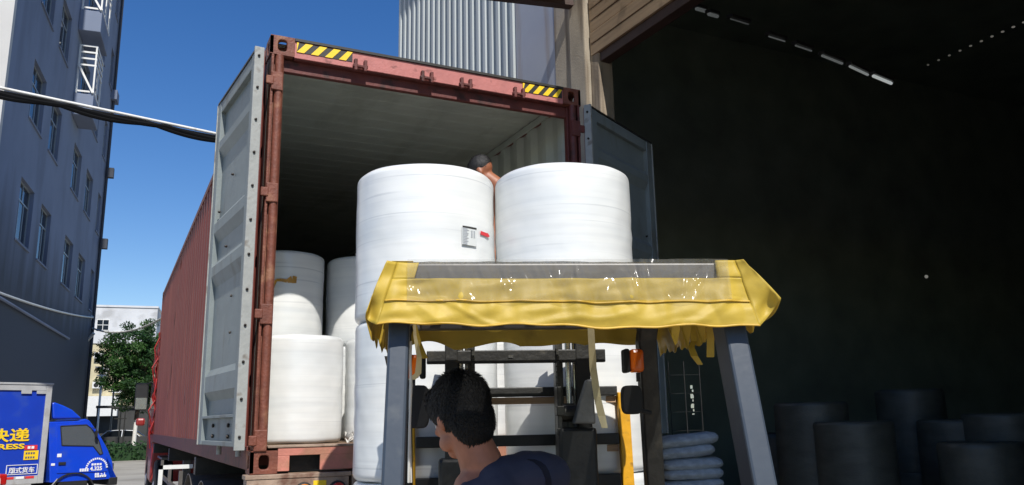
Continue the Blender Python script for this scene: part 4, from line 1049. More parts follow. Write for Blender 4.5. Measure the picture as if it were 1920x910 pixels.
# board lintel over the bay (boards run 3 degrees off the container line)
a3 = R(2.4); bd = Vector((-math.sin(a3), math.cos(a3), 0)); bn = Vector((-math.cos(a3), -math.sin(a3), 0))
def BX(b, s0, s1, o0, o1, z0, z1):
    c = [bd*s+bn*o+Vector((0,0,z)) for z in (z0,z1) for o in (o0,o1) for s in (s0,s1)]; n = len(b.v); b.v += [tuple(p) for p in c]
    for q in ((0,1,3,2),(4,6,7,5),(0,4,5,1),(2,3,7,6),(0,2,6,4),(1,5,7,3)): b.f.append(tuple(n+i for i in q)); b.mi.append(b.k)
for k in range(12):
    z = 6.2+k*.165; b = MB(); BX(b, -6.2, .15, -.04-.012*(k % 2), .0+.006*math.sin(k*2.1), z, z+.152); o = b.build('lintel_board', M['board'], wh, bevel=.006)
b = MB(); BX(b, -6.2, .15, -.2, -.045, 6.08, 8.2); b.build('lintel', M['dark_beam'], wh, bevel=.01)
b = MB(); BX(b, -24, -6.2, -.2, .0, 0, 11.0); b.build('side_wall', M['cladding'], wh)
b = MB(); BX(b, -6.2, .15, -.15, -.02, 8.2, 11.0); b.build('upper_wall', M['cladding'], wh)
# hall inside
b = MB(); b.box(.15, 32, -24, 6.2, 10.6, 10.8); b.build('hall_roof', M['dark_wall'], wh)
b = MB(); b.box(31.8, 32, -24, 6.2, 0, 10.6); b.box(.3, 31.8, 6.0, 6.2, 0, 10.6); b.box(.3,31.8,-24.2,-24,0,10.6); b.build('hall_wall', M['dark_wall'], wh)
b = MB(); b.box(.1, 31.8, -23.9, 5.95, .001, .03); b.build('hall_floor', M['hall_floor'], wh)
# dock canopy reaching out over the yard from the lintel
cn = thing('dock_canopy', 'sheet canopy above the warehouse bay, its dark brown beam ending by the column', 'canopy', (4.4, 3.5, 0))
b = MB(); b.box(-2.5, -.16, -22, -.1, 7.22, 7.28); b.build('canopy_sheet', M['dark_beam'], cn)
p0 = at(1072, 6, 11.0); p1 = at(880, -16, 10.6)
b = MB(); b.tube([p0-cn.location, p1-cn.location], .09, 4); b.build('canopy_beam', M['dark_beam'], cn)
for y in (-4,-8,-12,-16,-20):
    b = MB(); b.box(-2.5,-.16,y,y+.12,7.06,7.21); b.build('canopy_rafter', M['dark_beam'], cn)
# glowing strips and dots added for daylight glints under the hall roof
def glint_bar(p, q, wd2, m, label, grp):
    b = MB(); b.box(-.5,.5,-.5,.5,-.5,.5); p, q = Vector(p), Vector(q); d = q-p
    o = thing('roof_glint', label, 'lamp', (p+q)/2, 0, grp)
    o.rotation_euler = d.to_track_quat('X','Z').to_euler(); L_ = d.length
    b = MB(); b.box(-L_/2, L_/2, -.05, .05, .0, .05); b.build('glint_back', M['guard_grey'], o)
    b = MB(); b.tube([(-L_/2+.02,0,-.02),(L_/2-.02,0,-.02)], wd2, 8); b.build('tube', m, o, smooth=True)  # glowing rod drawn as the roof glint
segs = ((1305,14,1322,19),(1328,24,1345,29),(1368,33,1404,44),(1440,66,1472,76),(1490,83,1522,94),(1540,102,1580,118),(1592,122,1628,139),(1636,140,1672,155))
for k, (x0,y0,x1,y1) in enumerate(segs):
    em = emit_mat('glint_glow_%d' % k, (190,196,196), (.10,.10,.05,.10,.09,.14,.30,.62)[k])
    glint_bar(at(x0,y0,13), at(x1,y1,13.4), (.03,.03,.012,.012,.014,.02,.02,.025)[k], em, 'glowing strip drawn as a roof glint, %s in the slanting row' % ('highest, beside the lintel', 'second highest', 'third highest', 'fourth highest', 'fourth lowest', 'third lowest', 'second lowest', 'lowest and brightest')[k], 'glowing strips drawn as roof glints')
for k in range(10):  # dots glow in place of daylight through small roof gaps
    f_ = k/9; c = at(1740+f_*180, 122-f_*80, 15)
    b = MB(); b.ell((0,0,0), (.022+.01*f_,.022+.01*f_,.016), None, 10, 6)
    o = b.build('gap_glint', emit_mat('dot_glow_%d' % k, (190,186,176), .10+.14*f_), None, smooth=True); o.location = c; tag(o, 'tiny glowing dot drawn as a glint in the dotted row high in the hall, %s from the left' % ('first','second','third','fourth','fifth','sixth','seventh','eighth','ninth','tenth')[k], 'lamp', 'glowing dots drawn as glints in the dark hall')
c = at(1737,519,14); b = MB(); b.ell((0,0,0),(.03,.03,.03),None,10,6); o = b.build('indicator_lamp', emit_mat('speck_glow', (200,196,186), .25), None, smooth=True); o.location = c; tag(o, 'single bright speck of a lamp alone on the dark hall wall', 'lamp')

# bags on a pallet beside the bay
bp_ = at(1285, 905, 7.4)
bz = 0.14
mb_ = MB()
def bag_mesh(seed):
    b = MB(); n = 16; rs = []
    for i in range(17):
        u = -1+2*i/16; ring = []
        for j in range(n):
            a = 2*math.pi*j/n; e = .55
            w2 = (1-abs(u)**5)**.5
            x = .30*abs(math.cos(a))**e*(1 if math.cos(a) > 0 else -1)*(.75+.25*w2)
            z = .075*abs(math.sin(a))**.8*(1 if math.sin(a) > 0 else -1)*max(.12, w2)
            d = .02*fbm(x*5+seed, u*2, z*9+seed)+.012*fbm(x*17+seed, u*9, z*19)
            ring.append((x+d, u*.42, z+d*.6))
        rs.append(ring)
    return b.rings(rs)
bms = [bag_mesh(k*3.1).build('woven_bag', M['bag'], None, smooth=60).data for k in range(3)]
for o in [x for x in bpy.data.objects if x.name.startswith('woven_bag')]: bpy.data.objects.remove(o)
pl_ = thing('pallet', 'low timber pallet under the stack of bluish woven bags by the bay', 'pallet', (bp_.x, bp_.y, 0), -YAW)
for k in range(6):
    b = MB(); b.box(-.5+k*.18, -.5+k*.18+.13, -.45,.45,.10,.125); b.build('deck_board', M['batten'], pl_)
for y in (-.38,0,.38):
    b = MB(); b.box(-.5,.53,y-.04,y+.04,0,.099); b.build('stringer', M['batten'], pl_)
NL = 14; ords = ['lowest','second','third','fourth','fifth','sixth','seventh','eighth','ninth','tenth','eleventh','twelfth','thirteenth','topmost']
rf_ = Vector((math.cos(YAW), -math.sin(YAW), 0))
for k in range(NL):
    o = bpy.data.objects.new('woven_bag', bms[k % 3]); col.objects.link(o)
    off = rf_*random.uniform(-.03,.03)
    o.location = (bp_.x+off.x, bp_.y+off.y, .175+k*.093); o.rotation_euler = (random.uniform(-.05,.05),random.uniform(-.09,.09),-YAW+random.uniform(-.1,.1)); o.scale = (random.uniform(.86,.96),.8,random.uniform(.72,.86))
    tag(o, 'bluish woven bag, %s of the stack beside the dark bay%s' % (ords[k] if k in (0,NL-1) else ords[k]+' up', ''), 'bag', 'bags stacked on the pallet')
b = MB(); b.tube([at(1232,850,5.6), at(1243,935,5.2)], .016, 8)
tag(b.build('broom_handle', M['batten'], smooth=True), 'thin orange brown handle leaning in front of the stacked woven bags', 'broom')
# a small wire rack with a shiny strip in the dark bay
c = at(1290, 748, 9.0); rk = thing('wire_rack', 'dark wire rack with thin bright reflective strip inside the bay', 'rack', (c.x, c.y, 0), -YAW)
b = MB()
for k in range(3): b.box(-.2+k*.17,-.192+k*.17,-.006,.006,0,2.2)
for k in range(6): b.box(-.2,.15,-.006,.006,1.05+k*.2,1.054+k*.2)
b.build('wire_frame', M['rubber'], rk)
b = MB()
for k in range(9): b.box(.03+.012*math.sin(k*2),.055+.012*math.sin(k*3.1),-.03,-.02,1.62+k*.035,1.632+k*.035+.012*(k%3))
b.build('reflective_strip', M['chrome'], rk)

# dusty rolls standing in the dark hall
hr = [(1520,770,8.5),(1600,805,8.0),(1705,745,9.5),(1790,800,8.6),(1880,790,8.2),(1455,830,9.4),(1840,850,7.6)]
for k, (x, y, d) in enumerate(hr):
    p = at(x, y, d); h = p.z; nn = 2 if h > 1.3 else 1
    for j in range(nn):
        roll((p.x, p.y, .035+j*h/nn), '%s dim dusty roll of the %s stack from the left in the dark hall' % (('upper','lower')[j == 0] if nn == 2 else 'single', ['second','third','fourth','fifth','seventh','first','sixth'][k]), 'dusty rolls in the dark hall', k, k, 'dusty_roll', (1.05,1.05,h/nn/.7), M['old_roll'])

# ================================================================== LEFT BUILDING
ob = thing('factory_building', 'tall blue grey factory block with darker lower floors and paired windows, left of the street', 'building', (-4.59, 24.2, 0), R(84))
FLN = 4.55; rows = [8.2+FLN*k for k in range(5)]; WH = 2.27
cols = [(3.4,5.75),(7.25,9.4),(13.1,15.5),(17.4,19.8),(22.2,23.5)]
LEN, HT_, DP = 24.2, 31.0, 14.
zsplit = 7.4
b = MB(); b.k = 1; b.box(.0, LEN, .0, .3, 0, zsplit); b.k = 0
zz = zsplit
for r_ in rows:
    b.box(0, LEN, 0, .3, zz, r_)
    x = 0
    for (c0, c1) in cols: b.box(x, c0, 0, .3, r_, r_+WH); x = c1
    b.box(x, LEN, 0, .3, r_, r_+WH); zz = r_+WH
b.box(0, LEN, 0, .3, zz, HT_)
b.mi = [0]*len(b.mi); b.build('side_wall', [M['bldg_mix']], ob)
b = MB(); b.box(-.3,-.003,-.02,DP,0,HT_); b.build('end_wall', M['bldg_white'], ob)
b = MB(); b.box(LEN+.003,LEN+.3,0,DP,0,HT_); b.box(0,LEN,DP-.3,DP,0,HT_-.01); b.build('rear_wall', M['bldg_up'], ob)
b = MB(); b.box(-.4,LEN+.4,-.15,DP+.1,HT_+.003,HT_+.3); b.build('roof', M['bldg_up'], ob)
b = MB(); b.box(0,LEN,1.8,1.9,0,HT_-.02)
for r_ in rows: b.box(0,LEN,.31,1.8,r_-.3,r_-.1)
b.build('inner_wall', M['dark_wall'], ob)
def make_window(w_):
    f = MB(); t = .055
    f.box(0,w_,0,.07,0,t); f.box(0,w_,0,.07,WH-t,WH); f.box(0,t,0,.07,t,WH-t); f.box(w_-t,w_,0,.07,t,WH-t)
    zt_ = WH*.70; f.box(t,w_-t,.002,.068,zt_-t/2,zt_+t/2)
    for q in (1/3,2/3): f.box(w_*q-t/2,w_*q+t/2,.004,.066,t,zt_-t/2); 
    f.box(w_*.5-t/2,w_*.5+t/2,.004,.066,zt_+t/2,WH-t)
    panes = []
    for a, c, z0, z1 in ((t,w_/3-t/2,t,zt_-t/2),(w_/3+t/2,w_*2/3-t/2,t,zt_-t/2),(w_*2/3+t/2,w_-t,t,zt_-t/2),(t,w_/2-t/2,zt_+t/2,WH-t),(w_/2+t/2,w_-t,zt_+t/2,WH-t)):
        panes.append(MB().box(a,c,.03,.036,z0,z1))
    return f, panes
proto = {}
for ci, (c0, c1) in enumerate(cols):
    for r_ in rows:
        if ci not in proto:
            f, ps = make_window(c1-c0); o = f.build('window', M['alu'], ob); o.location = (c0,.14,r_)
            pl2 = [q.build('pane', M['pane'], o) for q in ps]; proto[ci] = (o, pl2)
        else:
            o = inst(proto[ci][0], ob, (c0,.14,r_))
            for q in proto[ci][1]: inst(q, o)
        b = MB(); b.box(c0-.05,c1+.05,-.06,.0,r_-.07,r_-.002) ; b.build('window_sill', M['bldg_up'], ob)
# balconies
def balcony(x0, x1, z, y1=-1.0, rail=True, cage=False):
    b = MB(); b.box(x0,x1,y1,-.002,z-1.05,z)
    o = b.build('balcony', M['bldg_up'], ob, bevel=.03)
    b = MB(); hT = 2.45
    for (xx, yy) in ((x0+.03,y1+.05),(x1-.05,y1+.05),(x0+.03,-.1),((x0+x1)/2,y1+.05)): b.box(xx-.035,xx+.035,yy-.035,yy+.035,z,z+hT)
    for k in range(5):
        zz2 = z+(.08,hT-.08,hT-.4,hT-.72,hT-1.05)[k]; b.box(x0-.01,x0+.03,y1+.05,-.1,zz2,zz2+.08); b.box(x0,x1,y1+.0,y1+.04,zz2,zz2+.08)
    b.tube([(x0-.05,-.1,z+hT-1.05),(x0-.05,y1+.05,z+.05)], .06, 4)
    b.build('balcony_cage', M['white_metal'], o)
balcony(11.5, 13.6, 16.9, -.85); balcony(11.0, 13.8, 20.9, -.95)
b = MB(); b.tube([(LEN-.25,-.12,.2),(LEN-.25,-.12,30)], .09, 8); b.build('downpipe', M['bldg_low'], ob)
b = MB(); b.box(LEN-.7,LEN+.35,-.35,.32,21.3,21.9); b.build('ledge', M['bldg_up'], ob)
for zz in (12.0, 16.4):
    b = MB(); b.box(LEN-.4,LEN-.05,-.5,-.13,zz,zz+.6); b.build('wall_box', M['bldg_low'], ob)

def span_cable(name, pts, r, m, label, cat='cable', sag=0.):
    P = [Vector(p) for p in pts]; b = MB(); out_ = []
    if len(P) == 2:
        for i in range(25):
            t = i/24; q = P[0].lerp(P[1], t); q.z -= sag*4*t*(1-t); out_.append(q)
    else: out_ = P
    b.tube(out_, r, 8); return tag(b.build(name, m, smooth=True), label, cat)
# pipe with cables crossing above the yard
A_ = at(-60, 152, 15.0); B_ = at(415, 253, 17.0); dAB = B_-A_
E_ = A_+dAB*1.6
pp = thing('overhead_pipe', 'long pale pipe with black cables tied under it, crossing the sky to the container', 'pipe', A_)
b = MB(); b.tube([(E_-A_)*-.9, Vector((0,0,0)), (E_-A_)*.5, E_-A_], .030, 10); b.build('pipe', M['pvc'], pp, smooth=True)
for k, (amp, r_, off) in enumerate(((.05,.05,.075),(.10,.04,.085),(.02,.035,.06))):
    b = MB(); out_ = []
    for i in range(81):
        t = i/80; q = (E_-A_)*(t if t > .02 else -.9+45*t+t); q = q+Vector((0,0,-off-amp*abs(math.sin(t*math.pi*4.2+k*.5))*(1 if t < .62 else .4))); out_.append(q)
    b.tube(out_, r_, 8); b.build('cable', M['cable'], pp, smooth=True)
q = pp.location
ob_m = (Matrix.Translation(Vector((-4.59,24.2,0))) @ Matrix.Rotation(R(84),4,'Z'))
wl = lambda x, y, z: ob_m @ Vector((x,y,z))
span_cable('wall_cable', [wl(1,-.1,5.95), wl(24,-.1,7.9)], .045, M['pvc'], 'pale cable running up along the dark lower wall to its far corner', sag=.15)
span_cable('wall_cable', [wl(1.5,-.1,5.85), wl(16.2,-.1,5.9)], .055, M['bldg_up'], 'grey cable sloping down across the dark lower wall of the factory block', sag=.0)
cA, cB = at(165, 612, 48), at(330, 580, 40)
span_cable('street_cable', [cA, cB], .05, M['pvc'], 'white cable slung over the street from the factory corner towards the container', sag=.7)
cpts = [at(172,592,47.5), at(160,612,47.5), at(152,640,47.5), at(150,668,47.5)]
span_cable('drain_pipe', cpts, .11, M['pvc'], 'white bent pipe hanging off the lower far corner of the factory block', 'pipe')
span_cable('drain_pipe', [at(176,625,47), at(158,645,47), at(146,662,47)], .09, M['pvc'], 'short white pipe slanting down beside the factory corner', 'pipe')

# ================================================================== BLUE BOX TRUCK
TD = 17.6
t0 = at(215, 905, 19.2); tdir = Vector((cr.x, cr.y, 0)).normalized()
tk = thing('box_truck', 'blue delivery box truck with yellow lettering on its cargo box', 'truck', (t0.x, t0.y, 0), R(22))
# local: x = 0 at the nose, negative towards the tail; y = 0 is the side seen, positive away; z up
TINV = (Matrix.Translation((t0.x,t0.y,0)) @ Matrix.Rotation(math.atan2(tdir.y,tdir.x)+R(2.5),4,'Z')).inverted()
def TL(px, py):
    o = TINV @ CAM; d = (TINV.to_3x3() @ (at(px,py,1)-CAM)); t = -o.y/d.y; return o+d*t
bx1 = TL(98,800).x; ztop = TL(60,728).z; zbot = TL(90,900).z; bx0 = bx1-4.6; TWD = 1.95
b = MB(); b.box(bx0, bx1-.12, .012, TWD, zbot+.02, ztop-.02); b.build('cargo_box', M['blue_box'], tk)
b = MB()
b.box(bx1-.119, bx1, -.02, TWD+.02, zbot, ztop); b.box(bx0, bx1-.12, -.02, .011, ztop-.12, ztop); b.box(bx0, bx1-.12, -.02, .011, zbot, zbot+.17)
b.box(bx0, bx1-.12, .011, TWD, ztop-.018, ztop+.005)
b.build('box_trim', M['silver'], tk, bevel=.008)
b = MB(); b.box(bx0, bx1+.02, -.035, .02, ztop+.006, ztop+.05); b.build('top_moulding', M['silver'], tk, bevel=.006)
b = MB(); b.box(bx1-.63, bx1-.42, -.026, -.0205, ztop-.19, ztop-.10); b.box(bx1-.32, bx1-.12, -.026, -.0205, ztop-.19, ztop-.121); b.build('hinge_plate', M['silver'], tk)
for k, (a, m_) in enumerate(((-1.55,'white_print'),(-1.32,'red_print'),(-1.0,'red_print'),(-.7,'white_print'),(-.5,'red_print'))):
    b = MB(); b.box(bx1+a*.8, bx1+a*.8+.2, -.026, -.0205, zbot+.115, zbot+.165); b.build('reflector_tape', M[m_], tk)
rx = (R(90),0,0)
p = TL(0, 850)
def tdec(s, px, py, size, m, thick=.003, bold=0., sx=1.):
    q = TL(px, py); return text('lettering', s, size, m, tk, (q.x, -.005 if px < 90 else -.006, q.z), rx, thick, bold, sx)
kpx = FPX/TD
text_y = .006
tdec('快递', 0, 825, 26/kpx, M['yellow_print'], bold=.006, sx=1.36)
tdec('EXPRESS', -22, 840, 13/kpx, M['yellow_print'], bold=.005, sx=1.75)
q0, q1 = TL(59,833), TL(79,840.5); b = MB(); b.box(q0.x,q1.x,-.003,.0115,q1.z,q0.z); st = b.build('sticker', M['red_print'], tk)
b = MB()
for k in range(2): b.box(q0.x+.06+k*.075,q0.x+.115+k*.075,-.006,-.0035,q1.z+.02,q0.z-.02)
b.build('print_mark', M['white_print'], st)
q0, q1 = TL(58,842.5), TL(80,858); b = MB(); b.box(q0.x,q1.x,-.003,.0115,q1.z,q0.z); st = b.build('sticker', M['yellow_print'], tk)
b = MB(); hh = (q0.z-q1.z)
for k in range(2):
    for j in range(4): b.box(q0.x+.03+j*.05,q0.x+.065+j*.05,-.006,-.0035,q1.z+hh*(.14+.46*k),q1.z+hh*(.36+.46*k))
b.build('print_mark', M['grey_print'], st)
q0, q1 = TL(29.5,867), TL(78.5,883); b = MB(); t = .012
b.box(q0.x,q1.x,-.003,.0115,q1.z,q1.z+t); b.box(q0.x,q1.x,-.003,.0115,q0.z-t,q0.z); b.box(q0.x,q0.x+t,-.003,.0115,q1.z+t,q0.z-t); b.box(q1.x-t,q1.x,-.003,.0115,q1.z+t,q0.z-t)
b.build('frame_print', M['white_print'], tk)
tdec('厢式货车', 32, 880.5, 11.2/kpx, M['white_print'], bold=.002)
# cab
def tp(px, py): q = TL(px, py); return (q.x, q.z)
prof = [tp(100,792), tp(150,790), tp(163,786), tp(170,789), tp(178,800), tp(190,818), tp(203,842), tp(212,866), tp(215,905), (TL(215,905).x+.03,.42), (TL(100,905).x,.42)]
b = MB(); b.prism(prof, .03, 1.75, 'y'); b.build('cab', M['blue'], tk, bevel=.02)
# wind deflector on the roof
dp = [tp(108,786), tp(107,758), tp(112,757), tp(126,762), tp(142,770), tp(158,785)]
b = MB(); b.prism(dp, .08, 1.7, 'y'); b.build('wind_deflector', M['blue'], tk, bevel=.03)
b = MB(); b.prism([tp(99,788),tp(99,757),tp(106,757),tp(107,788)], .12, 1.6, 'y'); b.build('deflector_back', M['rubber'], tk)
# door with window
dpz = [tp(112,797), tp(165,793), tp(174,800), tp(190,826), tp(200,850), tp(202,884), tp(112,884)]
b = MB(); b.prism(dpz, .012, .029, 'y'); dr = b.build('cab_door', M['blue'], tk, bevel=.006)
wp = [tp(119,799.5), tp(164,797), tp(172,803), tp(186,826), tp(193,850), tp(188,852), tp(176,836), tp(121,834)]
b = MB(); b.prism(wp, .006, .0115, 'y'); b.build('door_window', M['cabglass'], dr)
b = MB(); wpc = [(x, z) for x, z in wp]
for (a, c) in zip(wpc, wpc[1:]+wpc[:1]): b.tube([(a[0],.008,a[1]),(c[0],.008,c[1])], .012, 6)
b.build('window_seal', M['rubber'], dr)
q0, q1 = TL(115,864), TL(127,869); b = MB(); b.box(q0.x,q1.x,-.012,.0115,q1.z,q0.z); b.build('door_handle', M['rubber'], dr, bevel=.006)
q0, q1 = TL(113,849), TL(120,855); b = MB(); b.box(q0.x,q1.x,.004,.0115,q1.z,q0.z); b.build('emblem', M['white_print'], dr, bevel=.01)
q0, q1 = TL(103,866), TL(109,870); b = MB(); b.box(q0.x,q1.x,.02,.0295,q1.z,q0.z); b.build('side_marker', M['white_print'], tk)
cq = TL(182,878); b = MB(); rr_ = 20/kpx
for k in range(15):
    a = R(8+k*11.7); x, z = cq.x+rr_*math.cos(a), cq.z+rr_*math.sin(a)
    T = Matrix.Translation((x,.009,z)) @ Matrix.Rotation(R(90)-a, 4, 'Y'); b.box(-.016,.016,-.003,.0025,-.02,.02,T)
b.build('arc_print', M['white_print'], dr)
text('lettering', '4.325', 10.5/kpx, M['white_print'], tk, (TL(170,880).x,.006,TL(170,881).z), rx, .003, .004)
text('lettering', '2人', 7.5/kpx, M['white_print'], tk, (TL(189,891).x,.006,TL(189,891.5).z), rx, .003, .003)
b = MB()
for (x0,y0,x1,y1) in ((173,868,192,871.5),(152,877,168,882),(179,886,187,891),(179,890,200,893.5)):
    q0, q1 = TL(x0,y0), TL(x1,y1)
    n_ = max(2, int((q1.x-q0.x)/.05)); w1 = (q1.x-q0.x)/n_
    for j in range(n_): b.box(q0.x+j*w1, q0.x+j*w1+w1*.75, .004, .0115, q1.z, q0.z)
tag(b.build('small_print', M['white_print'], dr), kind='stuff')
b = MB(); qa = TL(177,812); b.tube([(qa.x-.05,-.02,qa.z+.12),(qa.x+.0,-.1,qa.z+.1),(qa.x+.02,-.12,qa.z-.0)], .012, 6); b.box(qa.x-.01,qa.x+.04,-.13,-.07,qa.z-.08,qa.z+.05); b.build('door_mirror', M['rubber'], tk)
b = MB(); b.box(TL(213,880).x-.02,TL(213,880).x+.05,.1,.35,.62,.78); b.build('headlight', M['chrome'], tk, bevel=.02)
b = MB(); b.box(TL(205,900).x,TL(218,900).x+.04,.02,1.78,.28,.46); b.build('bumper', M['rubber'], tk, bevel=.02)
b = MB(); b.box(bx0+.1, bx1+.9, .5, .62, .42, .56); b.box(bx0+.1, bx1+.9, 1.3, 1.42, .42, .56); b.build('frame_rail', M['black_steel'], tk)
def twheel(x, y, r_=.33):
    T = Matrix.Rotation(R(90),4,'X'); w_ = .2
    o = MB().lathe([(r_*.6,-w_/2),(r_*.95,-w_/2),(r_,-w_/2+.03),(r_,w_/2-.03),(r_*.95,w_/2),(r_*.6,w_/2)], 32, T).build('wheel', M['rubber'], tk, smooth=True, loc=(x,y,r_))
    MB().lathe([(r_*.6,w_/2-.01),(r_*.5,w_/2-.05),(r_*.25,w_/2-.02),(.01,w_/2-.02)], 24, T, caps=False).build('rim', M['silver'], o, smooth=True)
wx = TL(140,905).x
for y in (.14,1.6): twheel(wx, y); twheel(bx1-2.9, y)
b = MB(); b.grid(lambda u, v: (wx+.46*math.cos(math.pi*u), -.012+.25*v, .18+.42*math.sin(math.pi*u)), 20, 1); b.build('wheel_arch', M['rubber'], tk, solid=.03)
b = MB(); q = TL(104,893); b.prism([tp(100,908),tp(113,893),tp(108,908)], .0,.02,'y'); b.build('mud_flap', M['silver'], tk)

# ================================================================== CARS
def make_car(name, label, loc_, rz, paint):
    c = thing(name, label, 'car', loc_, rz)
    st = [(-2.1,.45,.62,.66),(-2.0,.35,.78,.76),(-1.4,.3,.84,.84),(.9,.3,.84,.86),(1.8,.35,.80,.82),(2.1,.42,.70,.70)]
    b = MB(); rs = []
    for x, z0, hw, z1 in st: rs.append([(x,-hw*.96,z0),(x,-hw,z0+.15),(x,-hw*.98,z1*.9),(x,-hw*.9,z1),(x,hw*.9,z1),(x,hw*.98,z1*.9),(x,hw,z0+.15),(x,hw*.96,z0)])
    b.rings(rs); b.build('body', paint, c, smooth=30, bevel=.02)
    b = MB(); rs = []
    for x, z, hw in ((-1.75,.80,.74),(-1.2,1.30,.60),(-.2,1.42,.58),(.4,1.38,.58),(1.15,.84,.74)): rs.append([(x,-hw,min(z,.86)-.05),(x,-hw*.9,z),(x,hw*.9,z),(x,hw,min(z,.86)-.05)])
    b.rings(rs); b.build('cabin_glass', M['carglass'], c, smooth=30)
    b = MB(); b.grid(lambda u, v: (-1.22+1.65*u, -.54+1.08*v, 1.325+.11*math.sin(math.pi*(.2+.6*u))*1.0-.02*(2*v-1)**2), 10, 6); b.build('roof', paint, c, smooth=True, solid=.03)
    b = MB()
    for s in (-1,1):
        for pts in (((-1.75,s*.72,.82),(-1.2,s*.57,1.33)),((-.2,s*.74,.84),(-.2,s*.57,1.41)),((1.15,s*.72,.84),(.42,s*.57,1.4))): b.tube(pts, .03, 6)
    b.build('window_pillar', paint, c)
    for s in (-1,1):
        b = MB(); b.box(1.98,2.1,s*.62-.13,s*.62+.13,.58,.7); b.build('headlight', M['chrome'], c, bevel=.02)
        b = MB(); b.box(-2.09,-1.98,s*.62-.13,s*.62+.13,.6,.74); b.build('tail_light', M['lamp_red'], c, bevel=.02)
        for x in (-1.35,1.35):
            T = Matrix.Rotation(R(90),4,'X'); o = MB().lathe([(.18,-.1),(.30,-.1),(.32,-.07),(.32,.07),(.30,.1),(.18,.1)], 28, T).build('wheel', M['rubber'], c, smooth=True, loc=(x,s*.76,.32))
            MB().lathe([(.18,-.08*1),(.1,-.05),(.01,-.06)] if s > 0 else [(.18,.08),(.1,.05),(.01,.06)], 20, T, caps=False).build('rim', M['silver'], o, smooth=True)
    return c
c1 = at(-30, 890, 13.6)
mc = make_car('parked_car', 'silver white car whose tail corner just enters at the lower left edge', (c1.x-2.52*math.cos(R(28)), c1.y-2.52*math.sin(R(28)), 0), R(208), M['car_white']); mc.scale = (1.2,1.2,1.22)
c2 = at(236, 850, 56)
make_car('parked_car', 'small white car parked far down the street beneath the tree', (c2.x, c2.y, 0), R(-14), M['car_white'])

# ================================================================== FAR STREET
fbp = at(176, 700, 72); fbd = Vector((1, -.12, 0)).normalized()
fb = thing('apartment_block', 'far pale building with whitewashed top storey and beige tiled floors behind the tree', 'building', (fbp.x-.2, fbp.y, 0), math.atan2(fbd.y, fbd.x))
zt1 = at(176,572,72).z; zt2 = at(176,643,72).z; fw_ = 5.0
b = MB(); b.box(-4,fw_,0,8,zt2,zt1); b.build('top_storey', M['far_white'], fb)
b = MB(); b.box(-4,fw_-.35,.1,8,3.4,zt2-.003); b.build('lower_storeys', M['far_beige'], fb)
b = MB(); b.box(-4,fw_-.2,.4,8,0,3.397); b.build('shop_storey', M['dark_shop'], fb)
b = MB(); b.box(-4.05,fw_+.06,-.08,8,zt1+.002,zt1+.18); b.build('parapet', M['far_white'], fb)
wz = at(188,607,72).z
b = MB(); b.box(.08,1.1,-.05,-.002,wz-.5,wz+.5); o = b.build('window', M['white_metal'], fb)
for i in (0,1):
    for j in (0,1):
        b = MB(); b.box(.13+.48*i,.56+.48*i,-.056,-.051,wz-.44+.47*j,wz-.03+.47*j); b.build('pane', M['pane'], o)
b = MB(); b.tube([(1.5,-.1,zt1-2.2),(4.5,-.1,zt1-2.1)], .05, 6); b.build('wall_pipe', M['pvc'], fb)
b = MB(); b.tube([(2.9,-.0,zt2-1.1),(2.9,-.0,zt2-.1)], .12, 6); b.tube([(.9,.0,4.5),(.9,.0,zt2-2.6)], .07, 6); b.build('wall_pipe', M['pvc'], fb)
for k, (x, z) in enumerate(((.2,5.0),(.6,6.3),(1.8,4.6),(.1,7.6),(2.6,5.2))):
    b = MB(); b.box(x,x+.8,-.3,.098,z,z+.55); o = b.build('air_conditioner', M['white_metal'], fb); b = MB(); b.lathe([(.2,0),(.2,.01)],12,Matrix.Translation((x+.3,-.302,z+.27)) @ Matrix.Rotation(R(90),4,'X')); b.build('fan_grille', M['rubber'], o)
b = MB(); b.box(0.,2.4,-.9,.0,2.6,4.3); b.build('shop_sign', M['white_metal'], fb)
# houses and shops behind the tree
for k, (px, d, wd3, h, m_, lb) in enumerate(((300,80,9,9.5,'far_beige','beige low building seen low under the tree crown beside the container'),(120,95,10,9,'far_white','white building hidden mostly behind the factory block, beyond the far street'))):
    p = at(px, 800, d); h_ = thing('street_building', lb, 'building', (p.x, p.y, 0), R(-8))
    b = MB(); b.box(-wd3/2,wd3/2,0,8,3.2,h); b.build('upper_wall', M[m_], h_)
    b = MB(); b.box(-wd3/2,wd3/2,.5,8,0,3.19); b.build('shop_front', M['dark_shop'], h_)
    b = MB(); b.box(-wd3/2,wd3/2,-1.2,.49,3.0,3.15); b.build('awning', M['cab_red'] if k else M['white_metal'], h_)
    for j in range(4):
        b = MB(); b.box(-wd3/2+.6+j*2.1,-wd3/2+1.8+j*2.1,-.03,-.002,4.4,5.8); b.build('window', M['pane'], h_)
# hedge
b = MB(); rnd = random.Random(5); hp = at(245, 850, 37)
for k in range(5200):
    p = Vector((hp.x+rnd.uniform(-6,9), hp.y+4+rnd.uniform(-.5,.5), rnd.uniform(.05,.85+.1*math.sin(k)))); s = rnd.uniform(.05,.11)
    d1 = Vector([rnd.uniform(-1,1) for _ in range(3)]).normalized(); d2 = d1.orthogonal().normalized()
    b.face([p-d1*s, p+d2*s*.6, p+d1*s, p-d2*s*.6])
b.box(hp.x-6,hp.x+9,hp.y+3.7,hp.y+4.3,0,.7); tag(b.build('hedge', M['leaf_dark']), 'low dark clipped hedge along the far kerb beneath the tree', 'hedge')
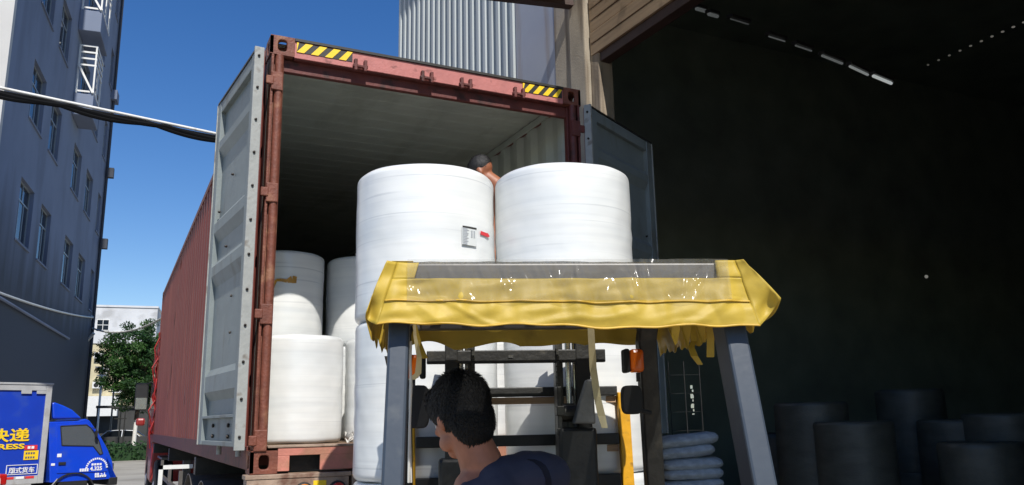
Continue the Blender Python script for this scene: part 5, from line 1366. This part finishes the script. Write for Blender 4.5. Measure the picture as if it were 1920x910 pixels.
# clutter between the truck and the tree: posts, bollard, scooter shelter
for k, (px, d, h, r_, m_, lb, ct) in enumerate(((205,58,5.2,.07,'guard_grey','slim grey street pole just right of the blue cab','pole'),(180,60,6.5,.09,'pvc','pale utility pole against the beige wall, above the blue cab','pole'),(222,50,3.2,.05,'black_steel','short dark sign pole under the left side of the tree','pole'))):
    p = at(px, 830, d); b = MB(); b.tube([(0,0,0),(0,0,h)], r_, 8, r_*.8); b.box(-.5,.5,-.04,.04,h-.5,h-.42); b.box(-.35,.35,-.04,.04,h-1.1,h-1.03)
    o = b.build('street_pole', M[m_]); o.location = (p.x, p.y, 0); tag(o, lb, ct)
p = at(265,700,56)
stt = thing('market_stall', 'dark roadside stall with a red sign and hanging goods beneath the tree', 'stall', (p.x, p.y, 0))
b = MB(); b.box(-2.6,1.2,0,1.2,2.9,3.05); b.build('roof', M['dark_shop'], stt)
b = MB()
for x in (-2.5,-.8,1.1): b.box(x-.04,x+.04,.05,.13,0,2.9)
b.build('post', M['black_steel'], stt)
b = MB(); b.box(-.4,.4,-.05,.0,3.1,3.7); b.build('sign', M['cab_red'], stt)
b = MB(); b.box(-2.4,1.0,.1,1.0,.0,1.0); b.build('counter', M['dark_shop'], stt)

# ================================================================== TREE
def tree(base, hgt, cr_r, n_cl, label, seed, crown_z, squash=.9, lean=0.):
    rnd = random.Random(seed)
    t = thing('street_tree', label, 'tree', base)
    b = MB(); b.tube([(0,0,0),(.05,0,.9),(.08,.03,2.0)], .12, 10, .10); b.build('whitewashed_trunk', M['whitewash'], t, smooth=True)
    b = MB(); b.tube([(.08,.03,2.0),(.1,0,2.6),(.05,.1,crown_z*.75)], .125, 10, .09); b.build('trunk', M['bark'], t, smooth=True)
    cl = []; lim = MB()
    for k in range(n_cl):
        a = rnd.uniform(0,2*math.pi); v = rnd.uniform(-1,1); rr = rnd.random()**.45
        p = Vector((math.cos(a)*math.sqrt(1-v*v)*cr_r*rr, math.sin(a)*math.sqrt(1-v*v)*cr_r*rr*.9, crown_z+v*(hgt-crown_z)*rr*squash+.1)); cl.append(p)
        if k % 3 == 0: lim.tube([(.05,.05,crown_z*.62), p*.45+Vector((0,0,crown_z*.45)), p], .05, 5, .012)
    lim.build('limbs', M['bark'], t)
    for nm, mt_, par_ in (('crown','leaf',0),('crown','leaf_dark',1)):
        b = MB()
        for i, c in enumerate(cl):
            if i % 2 != par_: continue
            rad = rnd.uniform(.34,.62)
            for _ in range(165):
                d = Vector([rnd.gauss(0,1) for _ in range(3)]).normalized()*rad*rnd.random()**.4; d.z *= .62
                p = c+d; s = rnd.uniform(.055,.105); d1 = Vector([rnd.uniform(-1,1) for _ in range(3)])+Vector((0,0,-.4)); d1.normalize(); d2 = d1.orthogonal().normalized()
                d2 = (d2+Vector([rnd.uniform(-.6,.6) for _ in range(3)])).normalized()
                b.face([p-d1*s, p+d2*s*.45, p+d1*s, p-d2*s*.45])
        o = b.build(nm, M[mt_], t)
tp_ = at(248, 845, 45)
tree((tp_.x, tp_.y, 0), 7.7, 2.1, 150, 'leafy green street tree with whitewashed trunk between factory block and container', 11, 4.9)
tp2 = at(300, 845, 46)
tree((tp2.x+1.2, tp2.y, 0), 6.6, 2.3, 90, 'second green tree further back, mostly hidden by the red container', 17, 4.1)
